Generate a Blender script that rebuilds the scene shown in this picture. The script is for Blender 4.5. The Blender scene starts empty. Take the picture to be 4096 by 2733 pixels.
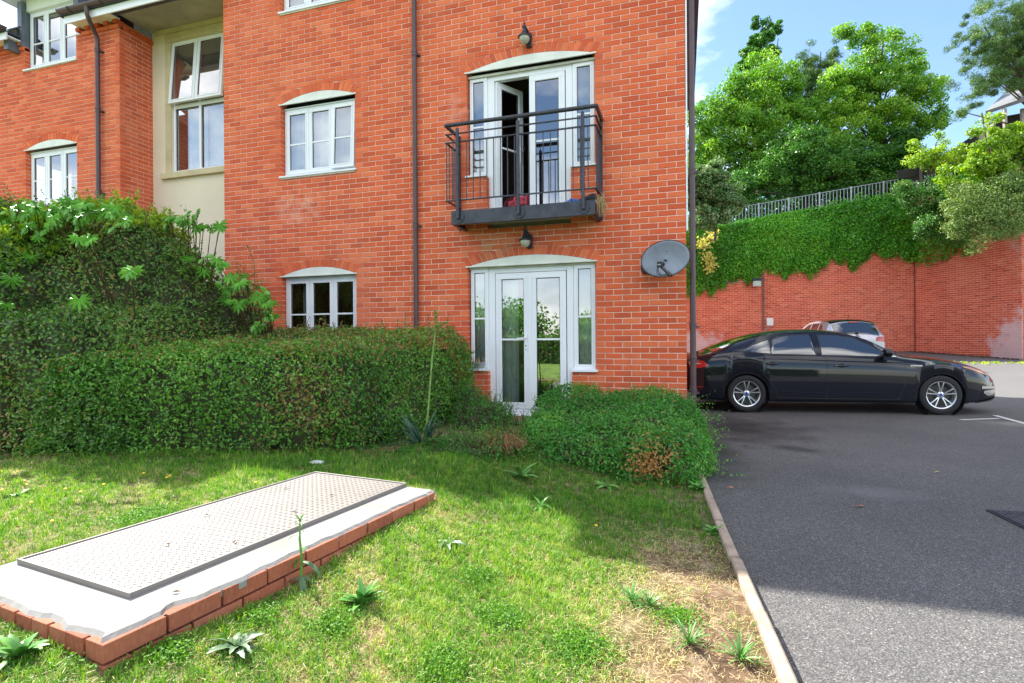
import bpy, bmesh, math, random
import numpy as np
from mathutils import Vector, Matrix
rng = np.random.default_rng(7)
random.seed(7)
SC = bpy.context.scene
COL = SC.collection
PI = math.pi

# ---------------------------------------------------------------- camera
F_PX, YAW, PITCH, ROLL = 2190.69, .3027, -.0012, -.0062
CAM = np.array([-.0441, -7.1595, .5403])
fw = np.array([-math.sin(YAW)*math.cos(PITCH), math.cos(YAW)*math.cos(PITCH), math.sin(PITCH)])
_r = np.array([math.cos(YAW), math.sin(YAW), 0.]); _u = np.cross(_r, fw)
RT = _r*math.cos(ROLL)+_u*math.sin(ROLL); UP = -_r*math.sin(ROLL)+_u*math.cos(ROLL)
cd = bpy.data.cameras.new('camera'); cam = bpy.data.objects.new('camera', cd); COL.objects.link(cam)
cd.sensor_width = 36; cd.lens = F_PX/4096*36; cd.clip_end = 2000; cd.clip_start = .05
M = Matrix(((RT[0], UP[0], -fw[0], CAM[0]), (RT[1], UP[1], -fw[1], CAM[1]), (RT[2], UP[2], -fw[2], CAM[2]), (0, 0, 0, 1)))
cam.matrix_world = M
SC.camera = cam

# ---------------------------------------------------------------- sky, sun, exposure
SUN = Vector((-.85, .47, 1.0)).normalized()
world = bpy.data.worlds.new('World'); SC.world = world; world.use_nodes = True
nt = world.node_tree; nt.nodes.clear()
wo = nt.nodes.new('ShaderNodeOutputWorld'); bg = nt.nodes.new('ShaderNodeBackground')
sky = nt.nodes.new('ShaderNodeTexSky'); sky.sky_type = 'NISHITA'; sky.sun_disc = False
sky.sun_elevation = math.asin(SUN.z); sky.sun_rotation = math.atan2(SUN.x, SUN.y)
sky.air_density = 1.0; sky.dust_density = .3; sky.ozone_density = 3.2
tc = nt.nodes.new('ShaderNodeTexCoord'); mp = nt.nodes.new('ShaderNodeMapping'); mp.inputs['Scale'].default_value = (1, 1, 2.2)
mp.inputs['Location'].default_value = (5.963, 14.835, 14.443)
nz = nt.nodes.new('ShaderNodeTexNoise'); nz.inputs['Scale'].default_value = 1.5; nz.inputs['Detail'].default_value = 9; nz.inputs['Roughness'].default_value = .58
cr = nt.nodes.new('ShaderNodeValToRGB'); cr.color_ramp.elements[0].position = .46; cr.color_ramp.elements[1].position = .62
cr.color_ramp.elements[0].color = (0, 0, 0, 1); cr.color_ramp.elements[1].color = (.9, .9, .9, 1)
nz2 = nt.nodes.new('ShaderNodeTexNoise'); nz2.inputs['Scale'].default_value = 5; nz2.inputs['Detail'].default_value = 5
cr2 = nt.nodes.new('ShaderNodeValToRGB'); cr2.color_ramp.elements[0].position = .35; cr2.color_ramp.elements[1].position = .62
cr2.color_ramp.elements[0].color = (5.0, 5.2, 5.5, 1); cr2.color_ramp.elements[1].color = (12.5, 12.2, 11.8, 1)
mx = nt.nodes.new('ShaderNodeMixRGB')
L = nt.links.new
L(tc.outputs['Generated'], mp.inputs['Vector']); L(mp.outputs[0], nz.inputs['Vector']); L(mp.outputs[0], nz2.inputs['Vector'])
L(nz.outputs['Fac'], cr.inputs[0]); L(nz2.outputs['Fac'], cr2.inputs[0]); L(cr.outputs[0], mx.inputs[0])
L(sky.outputs[0], mx.inputs[1]); L(cr2.outputs[0], mx.inputs[2])
L(mx.outputs[0], bg.inputs[0]); L(bg.outputs[0], wo.inputs[0])
bg.inputs[1].default_value = .118
sl = bpy.data.lights.new('sun', 'SUN'); sl.energy = 5.0; sl.angle = math.radians(.55); sl.color = (1, .95, .86)
so = bpy.data.objects.new('sun', sl); COL.objects.link(so); so.rotation_euler = SUN.to_track_quat('Z', 'Y').to_euler()
SC.view_settings.view_transform = 'Standard'; SC.view_settings.look = 'None'
SC.view_settings.exposure = 1.42; SC.view_settings.gamma = 1; SC.view_settings.use_curve_mapping = False
SC.cycles.max_bounces = 8; SC.cycles.transparent_max_bounces = 12

# ---------------------------------------------------------------- helpers
K = 4096/2350
def ray(x, y): return fw+RT*(x*K-2048)/F_PX-UP*(y*K-1366.5)/F_PX
def onY(x, y, Y): d = ray(x, y); return CAM+d*(Y-CAM[1])/d[1]
def at(x, y, D): return CAM+ray(x, y)*D
def smooth(a, b, x):
    t = np.clip((x-a)/(b-a), 0, 1); return t*t*(3-2*t)
def gz(x, y):
    x = np.asarray(x, float); y = np.asarray(y, float)
    h = -.70+.19*smooth(.15, 2.8, -x)*(.68+.72*smooth(-5.9, -3.7, y))+.05*np.exp(-((x+2.05)/.5)**2-((y+5.85)/.4)**2)+.09*smooth(2, 3.3, -x)
    h = h+.035*smooth(-4.5, -1.5, y)*smooth(-.2, 1.2, -x)
    h = np.minimum(h, -.485)
    return h+.008*np.sin(x*5.1+y*2.3)+.006*np.sin(y*7.7-x*3.1)
def tz(y): return -.72+.06*np.clip(np.asarray(y, float)-5, 0, 16)
def ground_hit(x, y):
    d = ray(x, y); t = 1.
    for i in range(4000):
        p = CAM+d*t
        if p[2] < float(gz(p[0], p[1]) if p[0] < .1 else tz(p[1])): return p
        t += .004
    return p

class MB:
    def __init__(s): s.v = []; s.f = []
    def add(s, vs, fs):
        b = len(s.v); s.v += [tuple(map(float, v)) for v in vs]; s.f += [tuple(b+i for i in f) for f in fs]
    def box(s, x0, x1, y0, y1, z0, z1):
        s.add([(x0, y0, z0), (x1, y0, z0), (x1, y1, z0), (x0, y1, z0), (x0, y0, z1), (x1, y0, z1), (x1, y1, z1), (x0, y1, z1)],
              [(0, 3, 2, 1), (4, 5, 6, 7), (0, 1, 5, 4), (1, 2, 6, 5), (2, 3, 7, 6), (3, 0, 4, 7)])
    def bar(s, a, b, w, h, up=(0, 0, 1)):
        a = Vector(a); b = Vector(b); d = (b-a).normalized(); u = Vector(up)
        r = d.cross(u)
        if r.length < 1e-4: r = d.cross(Vector((1, 0, 0)))
        r.normalize(); u = r.cross(d); vs = []
        for p in (a, b):
            for i, j in ((-1, -1), (1, -1), (1, 1), (-1, 1)): vs.append(p+r*(i*w/2)+u*(j*h/2))
        s.add(vs, [(3, 2, 1, 0), (4, 5, 6, 7), (0, 1, 5, 4), (1, 2, 6, 5), (2, 3, 7, 6), (3, 0, 4, 7)])
    def tube(s, pts, r, n=10, cap=True):
        pts = [Vector(p) for p in pts]; rs = r if isinstance(r, (list, tuple)) else [r]*len(pts)
        base = len(s.v); pu = None
        for i, p in enumerate(pts):
            d = (pts[min(i+1, len(pts)-1)]-pts[max(i-1, 0)]).normalized()
            if pu is None:
                pu = d.cross(Vector((0, 0, 1)))
                if pu.length < 1e-3: pu = d.cross(Vector((1, 0, 0)))
            pu = (pu-d*pu.dot(d)).normalized(); w = d.cross(pu)
            for k in range(n):
                a = 2*PI*k/n; q = p+(pu*math.cos(a)+w*math.sin(a))*rs[i]; s.v.append(tuple(q))
        for i in range(len(pts)-1):
            for k in range(n):
                k2 = (k+1) % n
                s.f.append((base+i*n+k, base+i*n+k2, base+(i+1)*n+k2, base+(i+1)*n+k))
        if cap:
            s.f.append(tuple(base+k for k in range(n))[::-1]); s.f.append(tuple(base+(len(pts)-1)*n+k for k in range(n)))
    def lathe(s, prof, n=24, axis='z', c=(0, 0, 0)):
        base = len(s.v)
        for r, h in prof:
            for k in range(n):
                a = 2*PI*k/n; x, y = r*math.cos(a), r*math.sin(a)
                s.v.append((c[0]+x, c[1]+y, c[2]+h) if axis == 'z' else (c[0]+x, c[1]+h, c[2]+y))
        for i in range(len(prof)-1):
            for k in range(n):
                k2 = (k+1) % n
                f = (base+i*n+k, base+i*n+k2, base+(i+1)*n+k2, base+(i+1)*n+k)
                s.f.append(f if axis == 'z' else f[::-1])
    def prism(s, poly, y0, y1):   # poly (x,z) counter-clockwise seen from -y
        n = len(poly); s.add([(x, y0, z) for x, z in poly]+[(x, y1, z) for x, z in poly],
            [tuple(range(n)), tuple(range(2*n-1, n-1, -1))]+[(i+n, (i+1) % n+n, (i+1) % n, i) for i in range(n)])
    def mesh(s, name, smooth_=False):
        me = bpy.data.meshes.new(name); me.from_pydata(s.v, [], s.f); me.update()
        if smooth_:
            me.polygons.foreach_set('use_smooth', [True]*len(me.polygons)); 
            try: me.set_sharp_from_angle(angle=math.radians(38))
            except Exception: pass
        return me
def link(name, me, mat=None, parent=None, mw=None):
    o = bpy.data.objects.new(name, me); COL.objects.link(o)
    if mat is not None and me is not None and len(me.materials) == 0: me.materials.append(mat)
    if parent is not None: o.parent = parent
    if mw is not None: o.matrix_local = mw
    return o
def part(name, mb, mat, parent, smooth_=False): return link(name, mb.mesh(name, smooth_), mat, parent)
def tag(o, label=None, cat=None, group=None, kind=None):
    if label: o['label'] = label
    if cat: o['category'] = cat
    if group: o['group'] = group
    if kind: o['kind'] = kind
    return o
def thing(name, label, cat, loc=(0, 0, 0), rz=0, group=None):
    o = bpy.data.objects.new(name, None); COL.objects.link(o); o.location = loc; o.rotation_euler = (0, 0, rz)
    o.empty_display_size = .2
    return tag(o, label, cat, group)
def solo(name, mb, mat, label, cat, group=None, smooth_=False, kind=None):
    return tag(part(name, mb, mat, None, smooth_), label, cat, group, kind)
def dup(root, loc, rz, label=None, scale=1):
    r = root.copy(); COL.objects.link(r); r.location = loc; r.rotation_euler = (0, 0, rz); r.scale = (scale,)*3
    if label: r['label'] = label
    for ch in list(root.children):
        c = ch.copy(); COL.objects.link(c); c.parent = r
        for g in list(ch.children):
            d = g.copy(); COL.objects.link(d); d.parent = c
    return r
def np_mesh(name, V, nper, tone=None):
    """V (n, nper, 3): n separate polygons of nper corners; tone (n)"""
    n = len(V); me = bpy.data.meshes.new(name)
    me.vertices.add(n*nper); me.vertices.foreach_set('co', np.ascontiguousarray(V, np.float32).ravel())
    me.loops.add(n*nper); me.loops.foreach_set('vertex_index', np.arange(n*nper, dtype=np.int32))
    me.polygons.add(n); me.polygons.foreach_set('loop_start', np.arange(0, n*nper, nper, dtype=np.int32))
    me.update(calc_edges=True)
    if tone is not None:
        a = me.attributes.new('tone', 'FLOAT', 'FACE'); a.data.foreach_set('value', np.asarray(tone, np.float32))
    return me

# ---------------------------------------------------------------- materials
def newmat(name):
    m = bpy.data.materials.new(name); m.use_nodes = True
    return m, m.node_tree, m.node_tree.nodes['Principled BSDF']
def N(t, kind, **kw):
    n = t.nodes.new(kind)
    for k, v in kw.items():
        if k in n.inputs: n.inputs[k].default_value = v
        else: setattr(n, k, v)
    return n
def ramp(t, fac, stops):
    r = t.nodes.new('ShaderNodeValToRGB'); e = r.color_ramp.elements
    while len(e) < len(stops): e.new(.5)
    for i, (p, c) in enumerate(stops): e[i].position = p; e[i].color = (*c, 1)
    t.links.new(fac, r.inputs[0]); return r.outputs[0]
def bump(t, p, h, strength=.3, dist=.01):
    b = N(t, 'ShaderNodeBump', Strength=strength, Distance=dist); t.links.new(h, b.inputs['Height']); t.links.new(b.outputs[0], p.inputs['Normal'])
def mix(t, f, a, b, mode='MIX'):
    m = t.nodes.new('ShaderNodeMixRGB'); m.blend_type = mode
    for i, v in enumerate((f, a, b)):
        if hasattr(v, 'links') or hasattr(v, 'is_linked'): t.links.new(v, m.inputs[i])
        else: m.inputs[i].default_value = v if i == 0 else ((*v, 1) if len(v) == 3 else v)
    return m.outputs[0]
def math_(t, op, a, b=0.):
    m = N(t, 'ShaderNodeMath', operation=op)
    for i, v in enumerate((a, b)):
        if hasattr(v, 'links') or hasattr(v, 'is_linked'): t.links.new(v, m.inputs[i])
        else: m.inputs[i].default_value = v
    return m.outputs[0]
def pos(t): return t.nodes.new('ShaderNodeNewGeometry').outputs['Position']
def noise(t, scale, detail=4, vec=None, rough=.55):
    n = N(t, 'ShaderNodeTexNoise', Scale=scale, Detail=detail, Roughness=rough)
    t.links.new(vec if vec is not None else pos(t), n.inputs['Vector']); return n.outputs['Fac']
def plain(name, col, rough=.5, metal=0., var=.15, nscale=8, bmp=0., coat=0., spec=.5):
    m, t, p = newmat(name); f = noise(t, nscale, 5)
    lo = tuple(c*(1-var) for c in col); hi = tuple(min(1, c*(1+var)) for c in col)
    t.links.new(ramp(t, f, [(.3, lo), (.7, hi)]), p.inputs['Base Color'])
    p.inputs['Roughness'].default_value = rough; p.inputs['Metallic'].default_value = metal
    p.inputs['Coat Weight'].default_value = coat; p.inputs['Specular IOR Level'].default_value = spec
    if bmp: bump(t, p, noise(t, nscale*6, 3), bmp, .004)
    return m
def brickmat(name, stops, joined, stain=None):
    m, t, p = newmat(name)
    if joined:
        a = N(t, 'ShaderNodeAttribute', attribute_name='tone'); tone = a.outputs['Fac']
    else:
        tone = t.nodes.new('ShaderNodeObjectInfo').outputs['Random']
    col = ramp(t, tone, stops)
    mv = N(t, 'ShaderNodeMapping'); mv.inputs['Scale'].default_value = (1, 1, .35); t.links.new(pos(t), mv.inputs[0])
    drag = noise(t, 90, 3, mv.outputs[0]); gross = noise(t, .9, 4); fine = noise(t, 45, 5)
    col = mix(t, math_(t, 'MULTIPLY', math_(t, 'SUBTRACT', drag, .42), .9), col, (.62, .26, .15))
    col = mix(t, .22, col, ramp(t, gross, [(.3, (.6, .55, .55)), (.7, (1, 1, 1))]), 'MULTIPLY')
    col = mix(t, .2, col, ramp(t, fine, [(.3, (.7, .68, .66)), (.6, (1, 1, 1))]), 'MULTIPLY')
    col = mix(t, ramp(t, noise(t, .55, 5, rough=.6), [(.5, (0, 0, 0)), (.75, (.42, .42, .42))]), col, (.74, .24, .13))
    sm_ = N(t, 'ShaderNodeMapping'); sm_.inputs['Scale'].default_value = (2.2, 2.2, .22); t.links.new(pos(t), sm_.inputs[0])
    col = mix(t, ramp(t, noise(t, 1.6, 5, sm_.outputs[0]), [(.55, (0, 0, 0)), (.8, (.35, .35, .35))]), col, (.30, .07, .035))
    if stain: col = stain(t, col)
    t.links.new(col, p.inputs['Base Color']); p.inputs['Roughness'].default_value = .82
    p.inputs['Specular IOR Level'].default_value = .25
    bump(t, p, fine, .5, .004)
    return m
RED = [(0, (.57, .088, .033)), (.2, (.66, .108, .038)), (.5, (.72, .130, .045)), (.8, (.77, .155, .057)), (1, (.82, .205, .085))]
RED2 = [(0, (.46, .070, .036)), (.15, (.60, .095, .046)), (.5, (.68, .125, .060)), (.85, (.70, .14, .07)), (1, (.74, .22, .13))]
def weather(t, col):
    sp = t.nodes.new('ShaderNodeSeparateXYZ'); t.links.new(pos(t), sp.inputs[0]); X, Z = sp.outputs['X'], sp.outputs['Z']
    def band(v, a, b, soft):
        return math_(t, 'MULTIPLY', math_(t, 'MINIMUM', math_(t, 'MAXIMUM', math_(t, 'MULTIPLY', math_(t, 'SUBTRACT', v, a), 1/soft), 0), 1), math_(t, 'MINIMUM', math_(t, 'MAXIMUM', math_(t, 'MULTIPLY', math_(t, 'SUBTRACT', b, v), 1/soft), 0), 1))
    m_ = N(t, 'ShaderNodeMapping'); m_.inputs['Scale'].default_value = (9, 9, .5); t.links.new(pos(t), m_.inputs[0]); st = ramp(t, noise(t, 1.5, 5, m_.outputs[0]), [(.45, (0, 0, 0)), (.7, (1, 1, 1))]); bl = ramp(t, noise(t, 5, 6), [(.42, (0, 0, 0)), (.62, (1, 1, 1))])
    for xa, xb, za, zb in ((-6.15, -4.65, 2.35, 3.12), (-6.15, -4.65, 4.9, 5.7), (-12, -10.5, 4.9, 5.7)): col = mix(t, math_(t, 'MULTIPLY', math_(t, 'MULTIPLY', band(X, xa, xb, .1), band(Z, za, zb, .5)), math_(t, 'MULTIPLY', st, .45)), col, (.24, .075, .045))
    col = mix(t, math_(t, 'MULTIPLY', math_(t, 'MULTIPLY', band(X, -2.75, -2.25, .12), band(Z, 1.62, 2.05, .12)), math_(t, 'MULTIPLY', bl, .6)), col, (.42, .38, .20))
    col = mix(t, math_(t, 'MULTIPLY', math_(t, 'MULTIPLY', band(X, -3.4, -2.6, .25), band(Z, 3.0, 4.2, .3)), math_(t, 'MULTIPLY', bl, .35)), col, (.80, .42, .32))
    col = mix(t, math_(t, 'MULTIPLY', math_(t, 'MULTIPLY', band(X, -6.2, -5.3, .2), band(Z, 2.3, 2.95, .2)), math_(t, 'MULTIPLY', bl, .4)), col, (.84, .48, .34))
    return mix(t, math_(t, 'MULTIPLY', band(Z, -1.2, .45, .6), math_(t, 'MULTIPLY', bl, .35)), col, (.34, .09, .05))
M_BRICK1 = brickmat('brick_single', RED, False, weather); M_BRICKJ = brickmat('brick_joined', RED, True, weather)
def stain(t, col):
    sp = t.nodes.new('ShaderNodeSeparateXYZ'); t.links.new(pos(t), sp.inputs[0])
    a = math_(t, 'MULTIPLY', math_(t, 'SUBTRACT', 1.5, sp.outputs['Z']), .55)
    bl = math_(t, 'MULTIPLY', math_(t, 'SUBTRACT', 4.2, sp.outputs['X']), .28)
    br = math_(t, 'MULTIPLY', math_(t, 'MULTIPLY', math_(t, 'SUBTRACT', sp.outputs['X'], 9.55), 1.3), math_(t, 'LESS_THAN', sp.outputs['X'], 10.32))
    zz = math_(t, 'MAXIMUM', a, 0); s = math_(t, 'MAXIMUM', math_(t, 'MULTIPLY', math_(t, 'MAXIMUM', bl, 0), zz), math_(t, 'MULTIPLY', math_(t, 'MAXIMUM', br, 0), math_(t, 'ADD', zz, .35)))
    nn = noise(t, 3.2, 6); s = math_(t, 'MULTIPLY', math_(t, 'SUBTRACT', math_(t, 'ADD', s, nn), .84), 3.2)
    s = math_(t, 'MINIMUM', math_(t, 'MAXIMUM', s, 0), .7)
    return mix(t, s, col, (.66, .58, .60))
M_RB1 = brickmat('retaining_brick_single', RED2, False, stain); M_RBJ = brickmat('retaining_brick_joined', RED2, True, stain)
M_MORTAR = plain('mortar', (.80, .61, .52), .95, var=.14, nscale=3, bmp=.4, spec=.1)
M_RMORTAR = plain('retaining_mortar', (.84, .55, .44), .95, var=.18, nscale=2, bmp=.4, spec=.1)
M_UPVC = plain('white_upvc', (.80, .82, .86), .28, var=.03, nscale=2)
M_SILL = plain('weathered_sill', (.55, .54, .46), .6, var=.25, nscale=5)
M_CREAM = plain('cream_panel', (.70, .72, .66), .5, var=.1, nscale=4)
M_RUBBER = plain('dark_gasket', (.02, .02, .022), .6)
M_STONE = plain('sand_stone', (.56, .48, .30), .85, var=.14, nscale=4, bmp=.3)
M_STUCCO = plain('cream_render', (.74, .66, .50), .9, var=.06, nscale=1.5, bmp=.25)
M_SOFFIT = plain('concrete_soffit', (.36, .33, .28), .9, var=.22, nscale=2.5, bmp=.3)
M_PIPE = plain('brown_plastic', (.085, .050, .055), .38, var=.15, nscale=6)
M_LEAD = plain('lead_sheet', (.13, .15, .18), .45, metal=.3, var=.25, nscale=5)
M_SLATE = plain('roof_slate', (.055, .06, .08), .5, var=.4, nscale=12, bmp=.3)
M_BLACKSTEEL = plain('black_painted_steel', (.028, .032, .045), .38, var=.45, nscale=10, bmp=.15)
M_CURTAIN = plain('net_curtain', (.74, .76, .74), .9, var=.05)
M_ROOM = plain('dim_room', (.13, .11, .10), .9)
M_ROOMW = plain('room_wall', (.22, .18, .15), .9)
M_GALV = plain('galvanised_steel', (.36, .39, .44), .42, metal=.35, var=.15)
M_WOOD = plain('weathered_timber', (.035, .032, .032), .8, var=.3)
M_GREYP = plain('grey_plastic', (.27, .30, .34), .5, var=.1)
M_DISH = plain('dish_metal', (.23, .26, .32), .55, metal=.0, var=.16, nscale=7, bmp=.2)
M_BLACKP = plain('black_plastic', (.014, .015, .018), .4)
M_STEM = plain('plant_stem', (.10, .06, .03), .8, var=.3)
M_BARK = plain('tree_bark', (.10, .075, .05), .9, var=.35, nscale=14, bmp=.6)
M_STRAW = plain('dry_straw', (.42, .30, .14), .9, var=.3)
def glass(name, tint=(.82, .88, .9), refl=.14, opaque=None):
    m, t, p = newmat(name); out = t.nodes['Material Output']
    fr = N(t, 'ShaderNodeFresnel', IOR=1.55); g = N(t, 'ShaderNodeBsdfGlossy', Roughness=.0)
    fac = math_(t, 'MINIMUM', math_(t, 'ADD', math_(t, 'MULTIPLY', fr.outputs[0], 1.6), refl), 1)
    b = N(t, 'ShaderNodeBump', Strength=.008, Distance=.02); t.links.new(noise(t, 1.6, 2), b.inputs['Height'])
    t.links.new(b.outputs[0], g.inputs['Normal'])
    if opaque:
        tr = N(t, 'ShaderNodeBsdfDiffuse'); tr.inputs['Color'].default_value = (*opaque, 1)
    else:
        tr = N(t, 'ShaderNodeBsdfTransparent'); tr.inputs['Color'].default_value = (*tint, 1)
    ms = t.nodes.new('ShaderNodeMixShader')
    t.links.new(fac, ms.inputs[0]); t.links.new(tr.outputs[0], ms.inputs[1]); t.links.new(g.outputs[0], ms.inputs[2])
    t.links.new(ms.outputs[0], out.inputs['Surface']); return m
M_GLASS = glass('window_glass', tint=(.94, .97, .97), refl=.32)
M_CARGLASS = glass('tinted_car_glass', refl=.17, opaque=(.008, .010, .014))
M_CARGLASS2 = glass('clear_car_glass', refl=.16, tint=(.55, .62, .66))
def leafmat(name, stops, rough=.42, trans=.28, spec=.5):
    m, t, p = newmat(name); out = t.nodes['Material Output']
    a = N(t, 'ShaderNodeAttribute', attribute_name='tone')
    col = ramp(t, a.outputs['Fac'], stops)
    t.links.new(col, p.inputs['Base Color']); p.inputs['Roughness'].default_value = rough; p.inputs['Specular IOR Level'].default_value = spec
    tr = N(t, 'ShaderNodeBsdfTranslucent'); t.links.new(mix(t, 1., col, (1.5, 1.5, .5), 'MULTIPLY'), tr.inputs['Color'])
    ms = N(t, 'ShaderNodeMixShader'); ms.inputs[0].default_value = trans
    t.links.new(p.outputs[0], ms.inputs[1]); t.links.new(tr.outputs[0], ms.inputs[2]); t.links.new(ms.outputs[0], out.inputs['Surface'])
    return m
G = lambda a, b, c, d=None: [(0, a), (.4, b), (.8, c), (1, d or c)]
M_HEDGE = leafmat('hedge_leaf', [(0, (.025, .085, .014)), (.35, (.065, .21, .025)), (.62, (.12, .33, .04)), (.82, (.23, .44, .06)), (.84, (.20, .15, .04)), (.92, (.34, .19, .07)), (1, (.55, .20, .13))], .34)
M_HEDGED = leafmat('dark_hedge_leaf', [(0, (.03, .075, .018)), (.4, (.075, .19, .03)), (.7, (.15, .31, .05)), (.88, (.24, .30, .06)), (1, (.34, .19, .09))], .32)
M_BUSH = leafmat('bush_leaf', [(0, (.02, .11, .016)), (.4, (.05, .22, .026)), (.75, (.11, .35, .045)), (.93, (.22, .48, .07)), (1, (.50, .27, .09))], .34)
M_IVY = leafmat('ivy_leaf', [(0, (.03, .14, .010)), (.4, (.075, .34, .016)), (.8, (.17, .52, .032)), (1, (.32, .62, .06))], .42, .25)
M_TREE = leafmat('maple_leaf', [(0, (.03, .12, .012)), (.45, (.10, .28, .022)), (.8, (.21, .42, .03)), (1, (.34, .52, .05))], .4, .36)
M_TREED = leafmat('dark_tree_leaf', [(0, (.016, .08, .010)), (.5, (.045, .17, .018)), (.85, (.10, .28, .03)), (1, (.17, .36, .04))], .4, .3)
M_PINE = leafmat('pine_needle', [(0, (.03, .08, .02)), (.5, (.085, .19, .045)), (1, (.22, .34, .09))], .5, .2)
M_LIME = leafmat('lime_leaf', [(0, (.09, .21, .012)), (.5, (.26, .43, .025)), (.9, (.48, .58, .04)), (1, (.45, .20, .07))], .4, .4)
M_SILVERL = leafmat('grey_green_leaf', [(0, (.025, .085, .022)), (.5, (.07, .19, .045)), (1, (.28, .40, .20))], .5, .2)
M_YELLOWL = leafmat('yellow_leaf', [(0, (.45, .42, .08)), (1, (.75, .70, .22))], .5, .3)
M_FATSIA = plain('fatsia_leaf', (.12, .34, .04), .25, var=.35, nscale=5)
M_FATSIAL = plain('sunlit_fatsia_leaf', (.52, .62, .03), .48, var=.3, nscale=4)  # sunlit copy of the fatsia leaf, sunlight painted in as lime colour
M_YUCCA = plain('blue_green_blade', (.055, .13, .085), .4, var=.3, nscale=9)
M_WEED = plain('weed_leaf', (.10, .28, .045), .4, var=.3, nscale=14)
M_WEEDP = plain('grey_weed_leaf', (.085, .155, .07), .5, var=.25, nscale=14)
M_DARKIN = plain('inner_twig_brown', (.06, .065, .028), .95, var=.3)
M_GRASS = leafmat('grass_blade', [(0, (.04, .13, .016)), (.3, (.10, .27, .024)), (.5, (.21, .40, .035)), (.74, (.40, .53, .08)), (.80, (.44, .32, .14)), (.9, (.62, .50, .27)), (1, (.78, .68, .44))], .5, .3, .3)

def soilmat():
    m, t, p = newmat('lawn_soil'); f = noise(t, 26, 6); g = noise(t, 1.6, 4); h = noise(t, 140, 4)
    c = ramp(t, f, [(.3, (.10, .06, .028)), (.5, (.20, .15, .06)), (.7, (.42, .33, .18))])
    sp = t.nodes.new('ShaderNodeSeparateXYZ'); t.links.new(pos(t), sp.inputs[0])
    gr = ramp(t, g, [(.42, (0, 0, 0)), (.6, (1, 1, 1))])
    c = mix(t, math_(t, 'MULTIPLY', gr, .6), c, (.12, .17, .03))
    k = math_(t, 'MINIMUM', math_(t, 'MAXIMUM', math_(t, 'MULTIPLY', math_(t, 'ADD', sp.outputs['X'], .55), 1.8), 0), 1)
    bare = ramp(t, noise(t, 9, 6), [(.35, (.07, .035, .018)), (.52, (.17, .10, .055)), (.7, (.30, .23, .17))])
    c = mix(t, math_(t, 'MULTIPLY', k, math_(t, 'MINIMUM', math_(t, 'MULTIPLY', g, 1.9), 1)), c, bare)
    away = math_(t, 'MINIMUM', math_(t, 'MAXIMUM', math_(t, 'MULTIPLY', math_(t, 'ADD', sp.outputs['Y'], 6.9), -2.5), 0), .9)
    c = mix(t, away, c, ramp(t, noise(t, 5, 5), [(.35, (.09, .2, .025)), (.65, (.22, .36, .05))]))
    t.links.new(c, p.inputs['Base Color']); p.inputs['Roughness'].default_value = .95; bump(t, p, h, .9, .012); return m
M_SOIL = soilmat()
def tarmat():
    m, t, p = newmat('tarmac')
    v = N(t, 'ShaderNodeTexVoronoi', Scale=170); t.links.new(pos(t), v.inputs['Vector'])
    c = ramp(t, v.outputs['Color'], [(.15, (.060, .059, .059)), (.5, (.104, .100, .099)), (.82, (.168, .162, .155)), (1, (.36, .35, .33))])
    g = noise(t, .55, 6, rough=.65); s = noise(t, 230, 2)
    c = mix(t, .65, c, ramp(t, g, [(.3, (.62, .62, .64)), (.5, (.95, .95, .95)), (.72, (1.25, 1.22, 1.18))]), 'MULTIPLY')
    def spot(cx, cy, rx, ry, col, amt):
        nonlocal c
        mp_ = N(t, 'ShaderNodeMapping'); mp_.vector_type = 'TEXTURE'
        mp_.inputs['Location'].default_value = (cx, cy, -.72); mp_.inputs['Scale'].default_value = (rx, ry, 10); t.links.new(pos(t), mp_.inputs[0])
        ln = N(t, 'ShaderNodeVectorMath', operation='LENGTH'); t.links.new(mp_.outputs[0], ln.inputs[0])
        d = math_(t, 'ADD', ln.outputs['Value'], math_(t, 'MULTIPLY', math_(t, 'SUBTRACT', noise(t, 2.6, 6), .5), 1.8))
        k = math_(t, 'MULTIPLY', math_(t, 'MINIMUM', math_(t, 'MAXIMUM', math_(t, 'SUBTRACT', 1.15, d), 0), 1), amt)
        c = mix(t, k, c, col)
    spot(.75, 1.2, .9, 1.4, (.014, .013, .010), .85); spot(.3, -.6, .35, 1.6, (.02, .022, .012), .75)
    spot(1.2, -.2, .28, .2, (.02, .02, .02), .6); spot(4.6, 2.7, .5, .3, (.30, .31, .25), .55)
    spot(1.45, -2.0, .42, .22, (.17, .17, .17), .5)
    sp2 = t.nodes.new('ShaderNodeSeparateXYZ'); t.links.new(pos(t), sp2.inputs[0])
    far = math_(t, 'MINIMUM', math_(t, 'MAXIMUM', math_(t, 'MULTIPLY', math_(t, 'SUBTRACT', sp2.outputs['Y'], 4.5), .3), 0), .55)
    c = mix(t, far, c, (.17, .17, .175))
    t.links.new(c, p.inputs['Base Color']); p.inputs['Roughness'].default_value = .82; p.inputs['Specular IOR Level'].default_value = .3
    bump(t, p, v.outputs['Distance'], .5, .004); return m
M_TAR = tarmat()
M_KERB = plain('concrete_edging', (.36, .28, .21), .9, var=.3, nscale=9, bmp=.5)
def slabmat():
    m, t, p = newmat('cement_screed'); g = noise(t, 2.2, 7, rough=.7); f = noise(t, 60, 4)
    c = ramp(t, g, [(.26, (.15, .13, .105)), (.38, (.215, .20, .18)), (.5, (.255, .247, .235)), (.7, (.28, .272, .26))])
    t.links.new(c, p.inputs['Base Color']); p.inputs['Roughness'].default_value = .85; bump(t, p, f, .4, .004); return m
M_SLAB = slabmat()
M_COVER = plain('painted_tread_plate', (.215, .195, .178), .5, var=.10, nscale=3, metal=.1)
M_FARGND = plain('far_ground', (.10, .13, .05), .95, var=.3, nscale=.3)
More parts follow.
